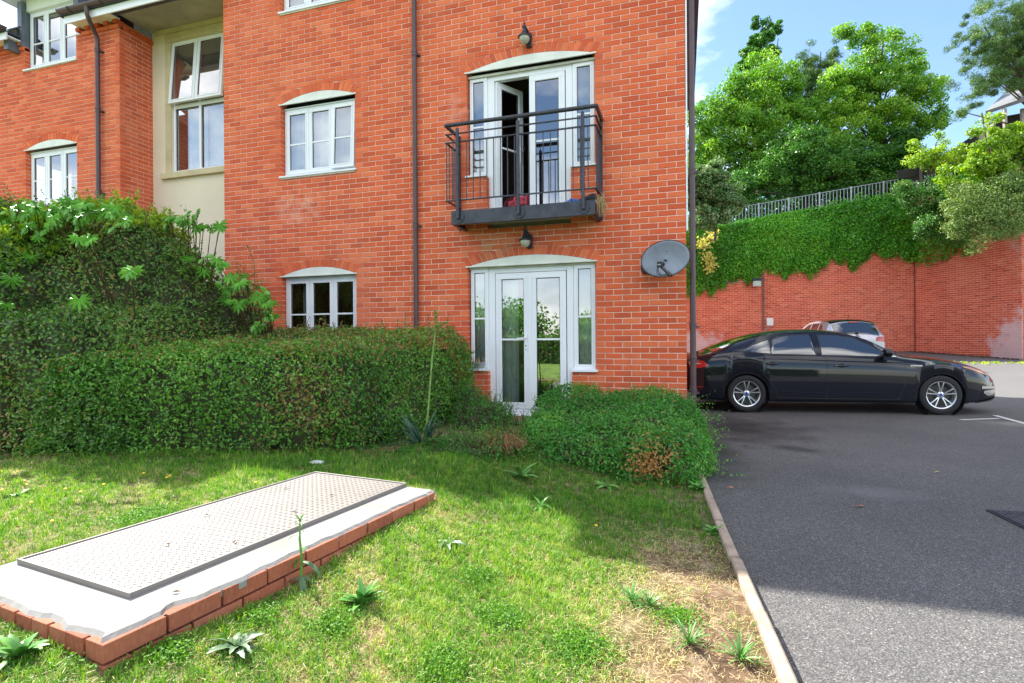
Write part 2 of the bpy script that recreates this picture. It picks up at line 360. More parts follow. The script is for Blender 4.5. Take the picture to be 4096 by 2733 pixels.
M_BANK = plain('bank_soil', (.03, .04, .015), .95, var=.3, nscale=1)
M_LINE = plain('worn_white_paint', (.62, .62, .60), .7, var=.25, nscale=30)
M_IRON = plain('cast_iron', (.06, .06, .075), .45, metal=.4, var=.3, nscale=20)
M_LAMPG = plain('frosted_lamp_glass', (.42, .42, .33), .15, var=.15, nscale=12, coat=.6)
M_PAINT = plain('black_car_paint', (.002, .003, .009), .5, var=.0, coat=1.0, spec=.1)
M_SILVER = plain('silver_car_paint', (.48, .46, .49), .3, metal=.55, var=.03, coat=1)
M_TYRE = plain('tyre_rubber', (.018, .018, .02), .8, var=.2, nscale=30)
M_RIM = plain('alloy_rim', (.62, .63, .65), .25, metal=.85, var=.05)
M_REDL = plain('red_lamp', (.45, .012, .01), .1, var=.2, nscale=30, coat=1)
M_CLEARL = plain('clear_lamp', (.55, .52, .48), .1, metal=.5, var=.3, nscale=25, coat=1)
M_AMBER = plain('amber_lamp', (.62, .22, .04), .12, var=.2, coat=1)
M_CHROME = plain('chrome', (.75, .75, .77), .12, metal=1., var=.05)
M_BLUE = plain('blue_badge', (.02, .05, .35), .3)
M_WHITE = plain('white_plastic', (.8, .8, .78), .5, var=.05)
M_REDTILE = plain('red_roof_tile', (.36, .14, .07), .8, var=.25, nscale=6)
M_SHOE = plain('dark_shoe_fabric', (.02, .02, .03), .6)
M_PINK = plain('pink_cloth', (.55, .08, .12), .8, var=.3, nscale=14)
M_BLUEC = plain('blue_cloth', (.06, .16, .5), .7)
M_INTER = plain('car_interior', (.03, .03, .035), .8)

# ================================================================ SETTING
def gridmesh(name, xs, ys, zf):
    X, Y = np.meshgrid(xs, ys); Z = zf(X, Y); nx, ny = len(xs), len(ys)
    me = bpy.data.meshes.new(name); V = np.stack([X, Y, Z], -1).reshape(-1, 3)
    i = np.arange(nx*ny).reshape(ny, nx); Fq = np.stack([i[:-1, :-1], i[:-1, 1:], i[1:, 1:], i[1:, :-1]], -1).reshape(-1, 4)
    me.from_pydata(V.tolist(), [], Fq.tolist()); me.polygons.foreach_set('use_smooth', [True]*len(me.polygons)); me.update(); return me
o = MB(); o.add([(-400, -400, -1.0), (400, -400, -1.0), (400, 400, -1.0), (-400, 400, -1.0)], [(0, 1, 2, 3)])
tag(part('ground', o, M_FARGND, None), kind='structure')
def kx(y): return .083+np.maximum(-1.79-np.asarray(y, float), -2.2)*.0688
lm = gridmesh('lawn', np.arange(-16, .001, .08), np.arange(-16, .35, .08), lambda x, y: gz(x, y))
tm = gridmesh('tarmac', np.array(list(np.arange(0, 24, .5))), np.arange(-16, 21, .5), lambda x, y: tz(y))
for m_, sg in ((lm, 0), (tm, 1)):
    for v in m_.vertices:
        if sg: v.co.x += (float(kx(v.co.y))+.01)*(1-v.co.x/24) if v.co.y < .2 else 0
        elif v.co.x > -1: v.co.x += (float(kx(v.co.y))-.01)*(1+v.co.x); v.co.z = float(gz(v.co.x, v.co.y))
tag(link('lawn', lm, M_SOIL), kind='structure')
tag(link('tarmac', tm, M_TAR), kind='structure')
# side boundary line of the tarmac follows the kerb
kerb = thing('kerb', 'narrow concrete edging between the lawn and the tarmac', 'kerb')
ys_ = np.arange(-7.6, 0.2, .62); i = 0
for ya in ys_:
    yb = ya+.606; mb = MB(); z0, z1 = -.95, -.665+.006*math.sin(i*2.1)
    for (y, ) in ((ya,), (yb,)):
        x = float(kx(y))+.006*math.sin(i*1.7)
        mb.v += [(x-.028, y, z0), (x+.028, y, z0), (x+.028, y, z1-.008), (x+.018, y, z1), (x-.018, y, z1), (x-.028, y, z1-.008)]
    for k in range(6): mb.f.append((k, (k+1) % 6, (k+1) % 6+6, k+6))
    mb.f += [(5, 4, 3, 2, 1, 0), (6, 7, 8, 9, 10, 11)]
    part('kerb_stone', mb, M_KERB, kerb); i += 1
tag(kerb, kind='structure'); 
del kerb['category']

# ================================================================ BRICKWORK
ARC = lambda x, o_: o_['zs']+o_['rise']*(1-((x-(o_['x0']+o_['x1'])/2)/((o_['x1']-o_['x0'])/2))**2) if o_.get('rise') else o_['zs']
def std_brick(L_, H=.065, D=.1, c=.004, jit=0):
    mb = MB(); a = L_/2; r = random.Random(jit)
    y = [r.uniform(-.0015, .0015) for _ in range(4)]
    mb.add([(-a+c, y[0], c), (a-c, y[1], c), (a-c, y[2], H-c), (-a+c, y[3], H-c), (-a, c, 0), (a, c, 0), (a, c, H), (-a, c, H), (-a, D, 0), (a, D, 0), (a, D, H), (-a, D, H)],
           [(0, 1, 2, 3), (4, 5, 1, 0), (5, 6, 2, 1), (6, 7, 3, 2), (7, 4, 0, 3), (8, 9, 5, 4), (9, 10, 6, 5), (10, 11, 7, 6), (11, 8, 4, 7)])
    return mb
def brickwork(parent, O, e, u0, u1, n0, n1, openings, mat1, matj, matm, budget, uoff=0., ring=.112, keepz=None, ztop=None, arches=True, bond=.1125, header=False):
    """bricks in a frame: u along e, w inward, z up; returns number of single bricks made"""
    e = Vector((e[0], e[1], 0)).normalized(); w = Vector((-e.y, e.x, 0)); O = Vector(O)
    FR = Matrix(((e.x, w.x, 0, O.x), (e.y, w.y, 0, O.y), (0, 0, 1, O.z), (0, 0, 0, 1)))
    P3 = lambda u, y, z: tuple(FR @ Vector((u, y, z)))
    full = []; jm = MB(); tones = []
    def put(mb):
        jm.add([FR @ Vector(v) for v in mb.v], mb.f); tones.extend([random.random()]*len(mb.f))
    std = std_brick(.215)
    for n in range(n0, n1):
        z0 = n*.075+.005; z1 = z0+.065
        k = math.floor((u0-uoff)/bond)-2
        if (k+n) % 2 == 0: k += 1
        while uoff+k*bond < u1:
            a = max(uoff+k*bond+.005, u0); b = min(uoff+(k+2)*bond-.005, u1); k += 2
            if abs(b+.005-u1) < .002: b = u1
            if abs(a-.005-u0) < .002: a = u0
            for o_ in openings:
                if z1 > o_['z0'] and z0 < o_['zs']:
                    if abs(b+.005-o_['x0']) < .002: b = o_['x0']
                    if abs(a-.005-o_['x1']) < .002: a = o_['x1']
            if b-a < .02: continue
            if keepz and not keepz((a+b)/2, z0): continue
            near = [o_ for o_ in openings if b > o_['x0']-.01 and a < o_['x1']+.01 and z1 > o_['z0'] and z0 < o_['zs']+o_.get('rise', 0)+ring+.01]
            if not near:
                if abs(b-a-.215) < .002: full.append(((a+b)/2, z0))
                else:
                    bm_ = std_brick(b-a); bm_.v = [(x+(a+b)/2, y, z+z0) for x, y, z in bm_.v]; put(bm_)
                continue
            xs = {a, b}
            for o_ in near:
                for q in (o_['x0'], o_['x1']):
                    if a < q < b: xs.add(q)
            xs |= set(a+(b-a)*i/8 for i in range(1, 8)); xs = sorted(xs); runs = []; cur = None
            def lims(x, xm):
                lo, hi = z0, z1
                for o_ in near:
                    if o_['x0'] < xm < o_['x1']:
                        zb = o_['z0']-.004; zt = ARC(x, o_)+(ring+.008 if o_.get('rise') else .006)
                        if zb <= lo < zt: lo = zt
                        elif zb < hi <= zt: hi = zb
                        elif lo < zb < hi: hi = zb
                return lo, hi
            for x, y in zip(xs[:-1], xs[1:]):
                xm = (x+y)/2; l0, h0 = lims(x, xm); l1, h1 = lims(y, xm)
                if h0-l0 > .008 and h1-l1 > .008 or (max(h0-l0, h1-l1) > .015 and min(h0-l0, h1-l1) > -.02):
                    l0 = min(l0, h0-.001); l1 = min(l1, h1-.001)
                    if cur is None: cur = [[(x, l0)], [(x, h0)]]; runs.append(cur)
                    cur[0].append((y, l1)); cur[1].append((y, h1))
                else: cur = None
            for lo, hi in runs:
                if lo[-1][0]-lo[0][0] < .018: continue
                q = MB(); q.prism(lo+hi[::-1], 0, .1); put(q)
    # single bricks: the nearest ones to the photograph's viewpoint
    full.sort(key=lambda q: (Vector(P3(q[0], 0, q[1]))-Vector(CAM)).length)
    made = 0; vs = [std_brick(.215, jit=j).mesh('brick') for j in range(5)]
    for u, z in full[:budget]:
        mw = FR @ Matrix.Translation((u, 0, z))
        link('brick', vs[made % 5], mat1, parent, mw); made += 1
    for u, z in full[budget:]:
        b_ = MB(); b_.add([(x+u, y, zz+z) for x, y, zz in std.v], std.f); put(b_)
    if jm.v:
        me = jm.mesh('brick'); at_ = me.attributes.new('tone', 'FLOAT', 'FACE'); at_.data.foreach_set('value', np.array(tones, np.float32))
        o = link('brick', me, matj, parent)
        if budget or len(full) > 20: o['kind'] = 'stuff'
    # mortar body
    mm = MB(); zA, zB = n0*.075-.005, (ztop if ztop is not None else n1*.075)
    ops = []
    for o_ in openings: ops.append(dict(o_, x0=o_['x0']-.004, x1=o_['x1']+.004))
    xs = {u0+.003, u1-.003}
    for o_ in ops:
        xs.add(o_['x0']); xs.add(o_['x1'])
        if o_.get('rise'): xs |= set(o_['x0']+(o_['x1']-o_['x0'])*i/16 for i in range(1, 16))
    xs = sorted(x for x in xs if u0+.002 <= x <= u1-.002); Y0, Y1 = .008, .115
    ZT = zB if callable(zB) else (lambda u: zB)
    for x, y in zip(xs[:-1], xs[1:]):
        xm = (x+y)/2; act = sorted([o_ for o_ in ops if o_['x0'] < xm < o_['x1']], key=lambda q: q['z0'])
        c0 = c1 = zA
        for o_ in act:
            if o_['z0'] > c0+.001: mm.add([P3(x, Y0, c0), P3(y, Y0, c1), P3(y, Y0, o_['z0']), P3(x, Y0, o_['z0'])], [(0, 1, 2, 3)])
            c0, c1 = ARC(x, o_), ARC(y, o_)
            if o_.get('rise'): mm.add([P3(x, Y0, c0), P3(y, Y0, c1), P3(y, Y1, c1), P3(x, Y1, c0)], [(0, 1, 2, 3)])
        mm.add([P3(x, Y0, c0), P3(y, Y0, c1), P3(y, Y0, ZT(y)), P3(x, Y0, ZT(x))], [(0, 1, 2, 3)])
    for o_ in ops:
        for x in (o_['x0'], o_['x1']): mm.add([P3(x, Y0, o_['z0']), P3(x, Y1, o_['z0']), P3(x, Y1, o_['zs']), P3(x, Y0, o_['zs'])], [(0, 1, 2, 3)])
    mo = part('mortar', mm, matm, parent)
    # arches
    if arches:
        for o_ in openings:
            if not o_.get('rise'): continue
            W = o_['x1']-o_['x0']; n = round(W/.075); am = []
            c_ = (o_['x0']+o_['x1'])/2
            for i in range(n):
                xa = o_['x0']+W*i/n+.005; xb = o_['x0']+W*(i+1)/n-.005
                fan = lambda x: (x-c_)*.09
                q = MB(); q.prism([(xa, ARC(xa, o_)), (xb, ARC(xb, o_)), (xb+fan(xb), ARC(xb, o_)+ring), (xa+fan(xa), ARC(xa, o_)+ring)], -.002, .1)
                q.v = [P3(*v) for v in q.v]
                part('arch_brick', q, mat1, parent)
    return made

BLD = thing('apartment_building', 'red brick flats with white windows and cream stair bay, filling the left and centre', 'building')
WALL = link('wall', None, None, BLD); WALL.name = 'wall'
OPS = [dict(x0=-6.075, x1=-4.725, z0=3.10, zs=4.275, rise=.125), dict(x0=-6.075, x1=-4.725, z0=.40, zs=1.575, rise=.125),
       dict(x0=-6.075, x1=-4.725, z0=5.68, zs=6.85, rise=.125),
       dict(x0=-2.925, x1=-1.125, z0=.12, zs=1.585, rise=.125), dict(x0=-2.625, x1=-1.45, z0=-.56, zs=.13),
       dict(x0=-2.925, x1=-1.125, z0=2.82, zs=4.30, rise=.125), dict(x0=-2.625, x1=-1.45, z0=2.10, zs=2.83)]
brickwork(WALL, (0, 0, 0), (1, 0), -7.2, 0, -11, 97, OPS, M_BRICK1, M_BRICKJ, M_MORTAR, 300, uoff=0)
# fix shared boundaries of the two rectangles of each door: they are open air
WING = link('wall', None, None, BLD)
WOPS = [dict(x0=-11.9, x1=-10.55, z0=3.10, zs=4.20, rise=.125), dict(x0=-11.9, x1=-10.55, z0=5.68, zs=6.152)]
brickwork(WING, (0, 0, 0), (1, 0), -14.5, -9.49, -9, 82, WOPS, M_BRICK1, M_BRICKJ, M_MORTAR, 0, uoff=-9.49)
RET = link('wall', None, None, BLD)
brickwork(RET, (-9.49, 0, 0), (0, 1), 0, .64, -9, 83, [], M_BRICK1, M_BRICKJ, M_MORTAR, 0, uoff=.1)
SIDE = link('wall', None, None, BLD); SIDE['label'] = 'gable side of the brick block facing the car park'
mb = MB(); mb.box(-.10, -.006, .101, 9.6, -1, 7.5); part('mortar', mb, M_MORTAR, SIDE)
RB = link('wall', None, None, BLD)
brickwork(RB, (0, 0, 0), (0, 1), .102, 9.6, -10, 97, [], M_BRICK1, M_BRICKJ, M_MORTAR, 0)
# corbel course and dentils of the wing eaves
mb = MB()
for n_, pr in ((81, .028), (82, .028)):
    z0 = 6.10 if n_ == 81 else 6.175
    if n_ == 81:
        for (xa, xb) in ((-14.5, -11.9), (-10.55, -9.49)):
            x = xb
            while x-.215 > xa: q = std_brick(.215); mb.add([(v[0]+x-.1075+.0, v[1]-pr, v[2]+z0) for v in q.v], q.f); x -= .225
co = part('corbel_course', mb, M_BRICK1, WING)
for (xa, xb) in ((-14.5, -11.95), (-10.5, -9.49)):
    x = xb
    while x-.1 > xa: mb = MB(); mb.box(x-.1025, x, -.055, .09, 6.18, 6.235); part('dentil', mb, M_BRICK1, WING); x -= .225
mb2 = MB()
yy = .07
while yy < .6: mb2.box(-9.49-.09, -9.49+.03, yy, yy+.10, 6.105, 6.165); yy += .115
part('corbel_course', mb2, M_BRICK1, WING)['kind'] = 'stuff'; co['kind'] = 'stuff'
# backing shell: floors, back wall, roof - the block is a hollow building
mb = MB()
mb.box(-7.19, -.11, 9.4, 9.6, -1, 7.4); mb.box(-7.2, -7.1, .12, 9.4, -1, 7.4)
mb.box(-14.5, -9.6, .75, .85, -1, 2.1); mb.box(-14.5, -9.6, 9.3, 9.5, -1, 6.2)
part('rear_wall', mb, M_BRICKJ, BLD)
for z in (-.80, 1.93, 4.70, 7.45):
    mb = MB(); mb.box(-7.1, -.11, .13, 9.4, z, z+.25); part('floor_slab', mb, M_ROOMW, BLD)
for z in (1.93, 4.70):
    mb = MB(); mb.box(-14.4, -9.6, .13, 9.2, z, z+.25); part('floor_slab', mb, M_ROOMW, BLD)
mb = MB(); mb.box(-7.08, -.12, 3.4, 3.5, -.3, 7.3); mb.box(-3.8, -3.7, .13, 3.4, -.3, 7.3); mb.box(-14.4, -9.6, 3.4, 3.5, 2.3, 6.2); part('interior_wall', mb, M_ROOMW, BLD)
# main roof
mb = MB(); mb.prism([(-7.5, 0), (.3, 0), (.3, .0), (.3, .16), (-7.5, .16)], 0, 1)
mb = MB()
mb.add([(-7.5, -.35, 7.35), (.3, -.35, 7.35), (.3, 4.8, 10.2), (-7.5, 4.8, 10.2), (-7.5, 9.95, 7.35), (.3, 9.95, 7.35)], [(0, 1, 2, 3), (3, 2, 5, 4), (0, 4, 5, 1), (0, 3, 4), (1, 5, 2)])
part('roof', mb, M_SLATE, BLD)
# wing roof with slate courses, hipped towards the stair bay
wr = MB()
for i in range(12):
    y0 = -.33+i*.26; z0 = 6.30+i*.20; 
    x0 = -14.5; x1 = -11.93 if i < 2 else -7.5-i*.0
    if i < 3: x1 = -11.93
    wr.box(x0, min(x1, -7.2), y0, y0+.30, z0, z0+.025)
    if i < 3: wr.box(-10.5, -7.25, y0, y0+.30, z0, z0+.025)
    mbr = None
part('roof', wr, M_SLATE, BLD)
mb = MB(); mb.add([(-14.5, -.30, 6.29), (-11.95, -.30, 6.29), (-11.95, 2.8, 8.66), (-14.5, 2.8, 8.66), (-14.5, 9, 6.3), (-7.3, 9, 6.3), (-7.3, 2.8, 8.66)], [(0, 1, 2, 3), (3, 6, 5, 4)]); part('roof_deck', mb, M_SLATE, BLD)
mb = MB(); mb.add([(-10.5, -.30, 6.29), (-7.25, -.30, 6.29), (-7.25, 2.8, 8.66), (-10.5, 2.8, 8.66), (-11.95, .5, 6.95), (-10.5, .5, 6.95), (-10.5, 2.8, 8.66), (-11.95, 2.8, 8.66)], [(0, 1, 2, 3), (4, 5, 6, 7)]); part('roof_deck', mb, M_SLATE, BLD)
# soffit over the stair bay, fascia, gutter
mb = MB(); mb.box(-9.50, -7.21, -.26, .70, 6.33, 6.40); part('soffit', mb, M_SOFFIT, BLD)
for (a, b) in ((-14.5, -11.93), (-10.42, -7.22)):
    mb = MB(); mb.box(a, b, -.285, -.262, 6.17, 6.36); part('fascia_board', mb, M_UPVC, BLD)
    mb = MB(); mb.box(a, b if b < -11 else -9.47, -.26, .0, 6.235, 6.255); part('eaves_soffit', mb, M_UPVC, BLD)
    g = MB(); nseg = 8
    for (r_, flip) in ((.058, 0), (.052, 1)):
        base = len(g.v)
        for x in (a-.03, b+ (.0 if b > -8 else .03)):
            for k in range(nseg+1):
                an = PI+PI*k/nseg; g.v.append((x, -.345+r_*math.cos(an), 6.37+r_*1.1*math.sin(an)))
        for k in range(nseg):
            f = (base+k, base+nseg+1+k, base+nseg+2+k, base+k+1); g.f.append(f if not flip else f[::-1])
    gu = part('gutter', g, M_PIPE, BLD)
    for x in np.arange(a+.25, b, .75):
        cl = MB()
        for k in range(nseg):
            a0, a1 = PI+PI*k/nseg, PI+PI*(k+1)/nseg
            cl.bar((x, -.345+.064*math.cos(a0), 6.37+.07*math.sin(a0)), (x, -.345+.064*math.cos(a1), 6.37+.07*math.sin(a1)), .03, .008, up=(1, 0, 0))
        part('bracket', cl, M_PIPE, gu)
    for xe in (a-.03, b+.03):
        if xe < -7.3:
            en = MB(); en.lathe([(0, -.01), (.06, -.01), (.06, .01), (0, .01)], 16); en.v = [(xe+z, -.345+x, 6.375+min(y, .0)) for x, y, z in en.v]; part('gutter_end', en, M_PIPE, gu)
# dormer: lead cheeks, flat lead roof
for bx_ in ((-12.02, -11.905, -.05, 1.0, 6.16, 7.0), (-10.545, -10.42, -.05, 1.0, 6.33, 7.0), (-12.14, -12.02, -.20, .2, 6.05, 6.4)):
    mb = MB(); mb.box(*bx_); part('dormer_cheek', mb, M_LEAD, BLD)
mb = MB(); mb.box(-12.4, -10.1, -.45, 1.4, 7.08, 7.32); part('dormer_roof', mb, M_LEAD, BLD)
mb = MB(); mb.box(-12.33, -10.17, -.38, 1.2, 7.05, 7.08); part('dormer_soffit', mb, M_UPVC, BLD)
mb = MB(); mb.box(-11.90, -10.55, .03, .1, 6.83, 7.05); part('dormer_head', mb, M_CREAM, BLD)
# stucco stair bay with stone surround
mb = MB()
SX0, SX1, SZ0, SZ1 = -9.03, -7.78, 3.67, 6.09
for (a, b, c, d) in ((-9.49, SX0, -1, 6.5), (SX1, -7.19, -1, 6.5), (SX0, SX1, -1, SZ0), (SX0, SX1, SZ1, 6.5)): mb.box(a, b, .63, .78, c, d)
part('stucco_wall', mb, M_STUCCO, BLD)
mb = MB()
mb.box(SX0-.14, SX0-.002, .618, .65, SZ0, 4.95); mb.box(SX0-.14, SX0-.002, .618, .65, 4.956, SZ1); part('stone_jamb', mb, M_STONE, BLD)
mb = MB(); mb.box(SX0-.14, -8.40, .615, .65, SZ1+.003, SZ1+.15); mb.box(-8.394, -7.21, .615, .65, SZ1+.003, SZ1+.15); part('stone_lintel', mb, M_STONE, BLD)
mb = MB(); mb.box(-9.24, -8.42, .56, .66, SZ0-.105, SZ0-.005); mb.box(-8.414, -7.21, .56, .66, SZ0-.105, SZ0-.005); part('stone_sill', mb, M_STONE, BLD)
mb = MB(); mb.box(-9.40, -7.21, .60, .63, 6.25, 6.33); part('stone_lintel', mb, M_STONE, BLD)

# ---------------------------------------------------------------- windows
def ring_(mb, x0, x1, z0, z1, w, y0, y1):
    mb.box(x0, x1, y0, y1, z1-w, z1); mb.box(x0, x1, y0, y1, z0, z0+w)
    mb.box(x0, x0+w, y0, y1, z0+w, z1-w); mb.box(x1-w, x1, y0, y1, z0+w, z1-w)
def bevel_obj(o, w=.005):
    m = o.modifiers.new('bevel', 'BEVEL'); m.width = w; m.segments = 2; m.limit_method = 'ANGLE'; return o
def leaf_(parent, x0, x1, z0, z1, y, w=.058, barz=None, name='sash', tilt=0, proud=.022):
    """one casement: sash frame, gasket, pane, glazing bar"""
    mb = MB(); ring_(mb, x0, x1, z0, z1, w, y-proud, y+.03)
    ring_(mb, x0+w*.62, x1-w*.62, z0+w*.62, z1-w*.62, w*.36, y-proud-.007, y-proud)
    objs = [bevel_obj(part(name, mb, M_UPVC, parent), .004)]
    gx = MB(); ring_(gx, x0+w, x1-w, z0+w, z1-w, .007, y-.012, y+.0); objs.append(part('gasket', gx, M_RUBBER, parent))
    pn = MB(); pn.add([(x0+w, y-.006, z0+w), (x1-w, y-.006, z0+w), (x1-w, y-.006, z1-w), (x0+w, y-.006, z1-w)], [(0, 1, 2, 3)])
    objs.append(part('pane', pn, M_GLASS, parent))
    if barz is not None:
        br = MB(); br.box(x0+w+.002, x1-w-.002, y-.016, y-.009, barz-.012, barz+.012); objs.append(part('glazing_bar', br, M_UPVC, parent))
    if tilt:
        for o in objs:
            o.location = (0, y, z1); o.rotation_euler = (-tilt, 0, 0)
            for v in o.data.vertices: v.co.y -= y; v.co.z -= z1
    return objs
def arch_panel(parent, o_):
    xs = np.linspace(o_['x0']-.03, o_['x1']+.03, 19); mb = MB()
    zs = o_['zs']; top = [(x, max(ARC(min(max(x, o_['x0']), o_['x1']), o_)-.004, zs+.004)) for x in xs]
    poly = [(xs[0], zs-.012), (xs[-1], zs-.012)]+top[::-1]
    xs2 = [q for q in top if o_['x0'] <= q[0] <= o_['x1']]
    mb.prism([(o_['x0']+.002, zs-.01), (o_['x1']-.002, zs-.01)]+[(min(max(x, o_['x0']+.002), o_['x1']-.002), z) for x, z in xs2[::-1]], -.004, .014)
    dk = MB(); dk.box(o_['x0']+.004, o_['x1']-.004, .015, .16, zs+.012, zs+.02); part('head_shade_board', dk, M_RUBBER, parent)  # dark board stands in for the shadow gap below the arch panel
    mb.box(o_['x0']-.03, o_['x1']+.02, -.016, -.004, zs-.014, zs+.004)
    return part('arch_panel', mb, M_CREAM, parent)
def window3(x0, x1, z0, z1, casements, barf, label=None, o_=None, sill=True):
    fr = MB(); Y = .085; ring_(fr, x0, x1, z0, z1, .045, Y, Y+.075)
    for i, c in enumerate(casements[:-1]):
        xm = c[1]; fr.box(xm-.012, xm+.012, Y+.001, Y+.074, z0+.045, z1-.045)
    w = bevel_obj(part('window', fr, M_UPVC, BLD), .004)
    if label: w['label'] = label
    for (a, b, op) in casements:
        leaf_(w, a+.004, b-.004, z0+.03, z1-.03, Y+.012-(.016 if op else 0), .060, z0+(z1-z0)*barf, tilt=op)
    if sill:
        s = MB(); s.add([(x0-.03, -.03, z0-.045), (x1+.03, -.03, z0-.045), (x1+.03, -.03, z0-.02), (x0-.03, -.03, z0-.02), (x0-.03, Y, z0-.045), (x1+.03, Y, z0-.045), (x1+.03, Y, z0+.002), (x0-.03, Y, z0+.002)],
              [(0, 1, 2, 3), (3, 2, 6, 7), (1, 5, 6, 2), (4, 0, 3, 7), (4, 5, 1, 0)])
        part('sill', s, M_UPVC, w)
        s = MB(); s.box(o_['x0']+.003, o_['x1']-.003, -.012, .1, o_['z0']-.002, z0-.045); part('sub_sill', s, M_SILL, w)
        s = MB(); s.box(x0+.002, x1-.002, Y-.02, Y+.07, z1+.001, z1+.016); part('head_flashing', s, M_UPVC, w)
    if o_ and o_.get('rise'): arch_panel(w, o_)
    return w
c3 = lambda x0, t=0: [(x0+.035, x0+.455, 0), (x0+.455, x0+.885, 0), (x0+.885, x0+1.30, t)]
window3(-6.065, -4.735, 3.165, 4.215, c3(-6.065, .045), .47, 'middle floor window with its right casement ajar', OPS[0])
window3(-6.065, -4.735, .465, 1.55, c3(-6.065), .47, 'ground floor window above the hedge', OPS[1])
window3(-6.065, -4.735, 5.745, 6.83, c3(-6.065), .47, 'top floor window cut by the picture edge', OPS[2])
window3(-11.89, -10.56, 3.165, 4.15, c3(-11.89), .47, 'first floor window of the left wing', WOPS[0])
window3(-11.89, -10.56, 5.735, 6.82, c3(-11.89), .45, 'dormer window of the left wing', WOPS[1])
# stair window
fr = MB(); ring_(fr, SX0, SX1, SZ0, SZ1, .05, .665, .74)
fr.box((SX0+SX1)/2-.025, (SX0+SX1)/2+.025, .666, .739, SZ0+.05, SZ1-.05); fr.box(SX0+.05, SX1-.05, .664, .741, 4.86, 4.93)
sw = bevel_obj(part('window', fr, M_UPVC, BLD), .004); sw['label'] = 'tall stair window with two open top vents'
xm = (SX0+SX1)/2
for a, b in ((SX0+.02, xm-.006), (xm+.006, SX1-.02)):
    leaf_(sw, a, b, 4.91, SZ1-.03, .655, .065, None, tilt=.085, name='vent_sash')
    pn = MB(); pn.add([(a+.02, .70, SZ0+.04), (b-.02, .70, SZ0+.04), (b-.02, .70, 4.87), (a+.02, .70, 4.87)], [(0, 1, 2, 3)]); part('pane', pn, M_GLASS, sw)
    gk = MB(); ring_(gk, a+.028, b-.018, SZ0+.05, 4.86, .008, .685, .695); part('gasket', gk, M_RUBBER, sw)

# ---------------------------------------------------------------- patio doors with side lights
def patio(zb, zs, open_left, o_, label):
    Y = .085; zt = zs-(.055 if open_left else .025); sl = zb+.655
    fr = MB()
    ring_(fr, -2.915, -2.635, sl, zt, .035, Y, Y+.075); ring_(fr, -1.44, -1.135, sl, zt, .035, Y, Y+.075)
    fr.box(-2.635, -2.545, Y-.004, Y+.08, zb, zt); fr.box(-1.53, -1.44, Y-.004, Y+.08, zb, zt); fr.box(-2.545, -1.53, Y-.004, Y+.08, zt-.075, zt)
    fr.box(-2.545, -1.53, Y-.004, Y+.08, zb, zb+.10)
    d = bevel_obj(part('patio_door', fr, M_UPVC, BLD), .005); d['label'] = label
    leaf_(d, -2.905, -2.645, sl+.01, zt-.01, Y+.005, .052, sl+(zt-sl)*.50, name='side_light')
    leaf_(d, -1.43, -1.145, sl+.01, zt-.01, Y+.005, .055, sl+(zt-sl)*.50, name='side_light')
    barz = zb+1.06
    ol = leaf_(d, -2.535, -2.045, zb+.105, zt-.082, Y+.008, .085, barz, name='door_leaf')
    leaf_(d, -2.035, -1.54, zb+.105, zt-.082, Y+.008, .085, barz, name='door_leaf')
    if not open_left:
        mb = MB(); mb.box(-2.062, -2.018, Y-.026, Y-.014, zb+.11, zt-.09); part('door_astragal', mb, M_UPVC, d)
    h = MB(); hx = -2.098; hz = barz+.02
    h.box(hx-.016, hx+.016, Y-.03, Y-.012, hz-.16, hz+.06); h.bar((hx, Y-.03, hz), (hx, Y-.065, hz), .018, .018); h.bar((hx+.01, Y-.06, hz), (hx-.12, Y-.062, hz-.008), .018, .018)
    hd = bevel_obj(part('handle', h, M_UPVC, d), .004)
    kh = MB(); kh.lathe([(0, -.033), (.008, -.033), (.008, -.029)], 10, 'y', (hx, Y, hz-.105)); kh.box(hx-.003, hx+.003, Y-.034, Y-.03, hz-.125, hz-.105); part('keyhole', kh, M_RUBBER, d)
    if open_left:
        for o in ol+[hd]:
            o.location = (-2.535, Y+.02, 0); o.rotation_euler = (0, 0, math.radians(58))
            for v in o.data.vertices: v.co.x += 2.535; v.co.y -= Y+.02
    for a, b in ((-2.945, -2.635), (-1.45, -1.105)):
        s = MB(); s.add([(a, -.035, sl-.028), (b, -.035, sl-.028), (b, -.035, sl-.004), (a, -.035, sl-.004), (a, Y, sl-.028), (b, Y, sl-.028), (b, Y, sl+.012), (a, Y, sl+.012)],
            [(0, 1, 2, 3), (3, 2, 6, 7), (1, 5, 6, 2), (4, 0, 3, 7), (4, 5, 1, 0)]); part('sill', s, M_UPVC, d)
    s = MB(); s.box(-2.66, -1.42, -.03, Y-.004, zb-.03, zb+.03); part('threshold', s, M_UPVC, d)
    s = MB(); s.box(-2.92, -1.13, .05, Y+.07, zt+.001, zt+.022); s.box(-2.92, -1.13, .045, .058, zt-.012, zt+.02); part('head_flashing', s, M_SILL, d)
    arch_panel(d, o_); return d
patio(-.50, 1.585, False, OPS[3], 'ground floor white patio doors, both leaves shut')
patio(2.20, 4.30, True, OPS[5], 'balcony doors with the left leaf open inwards')

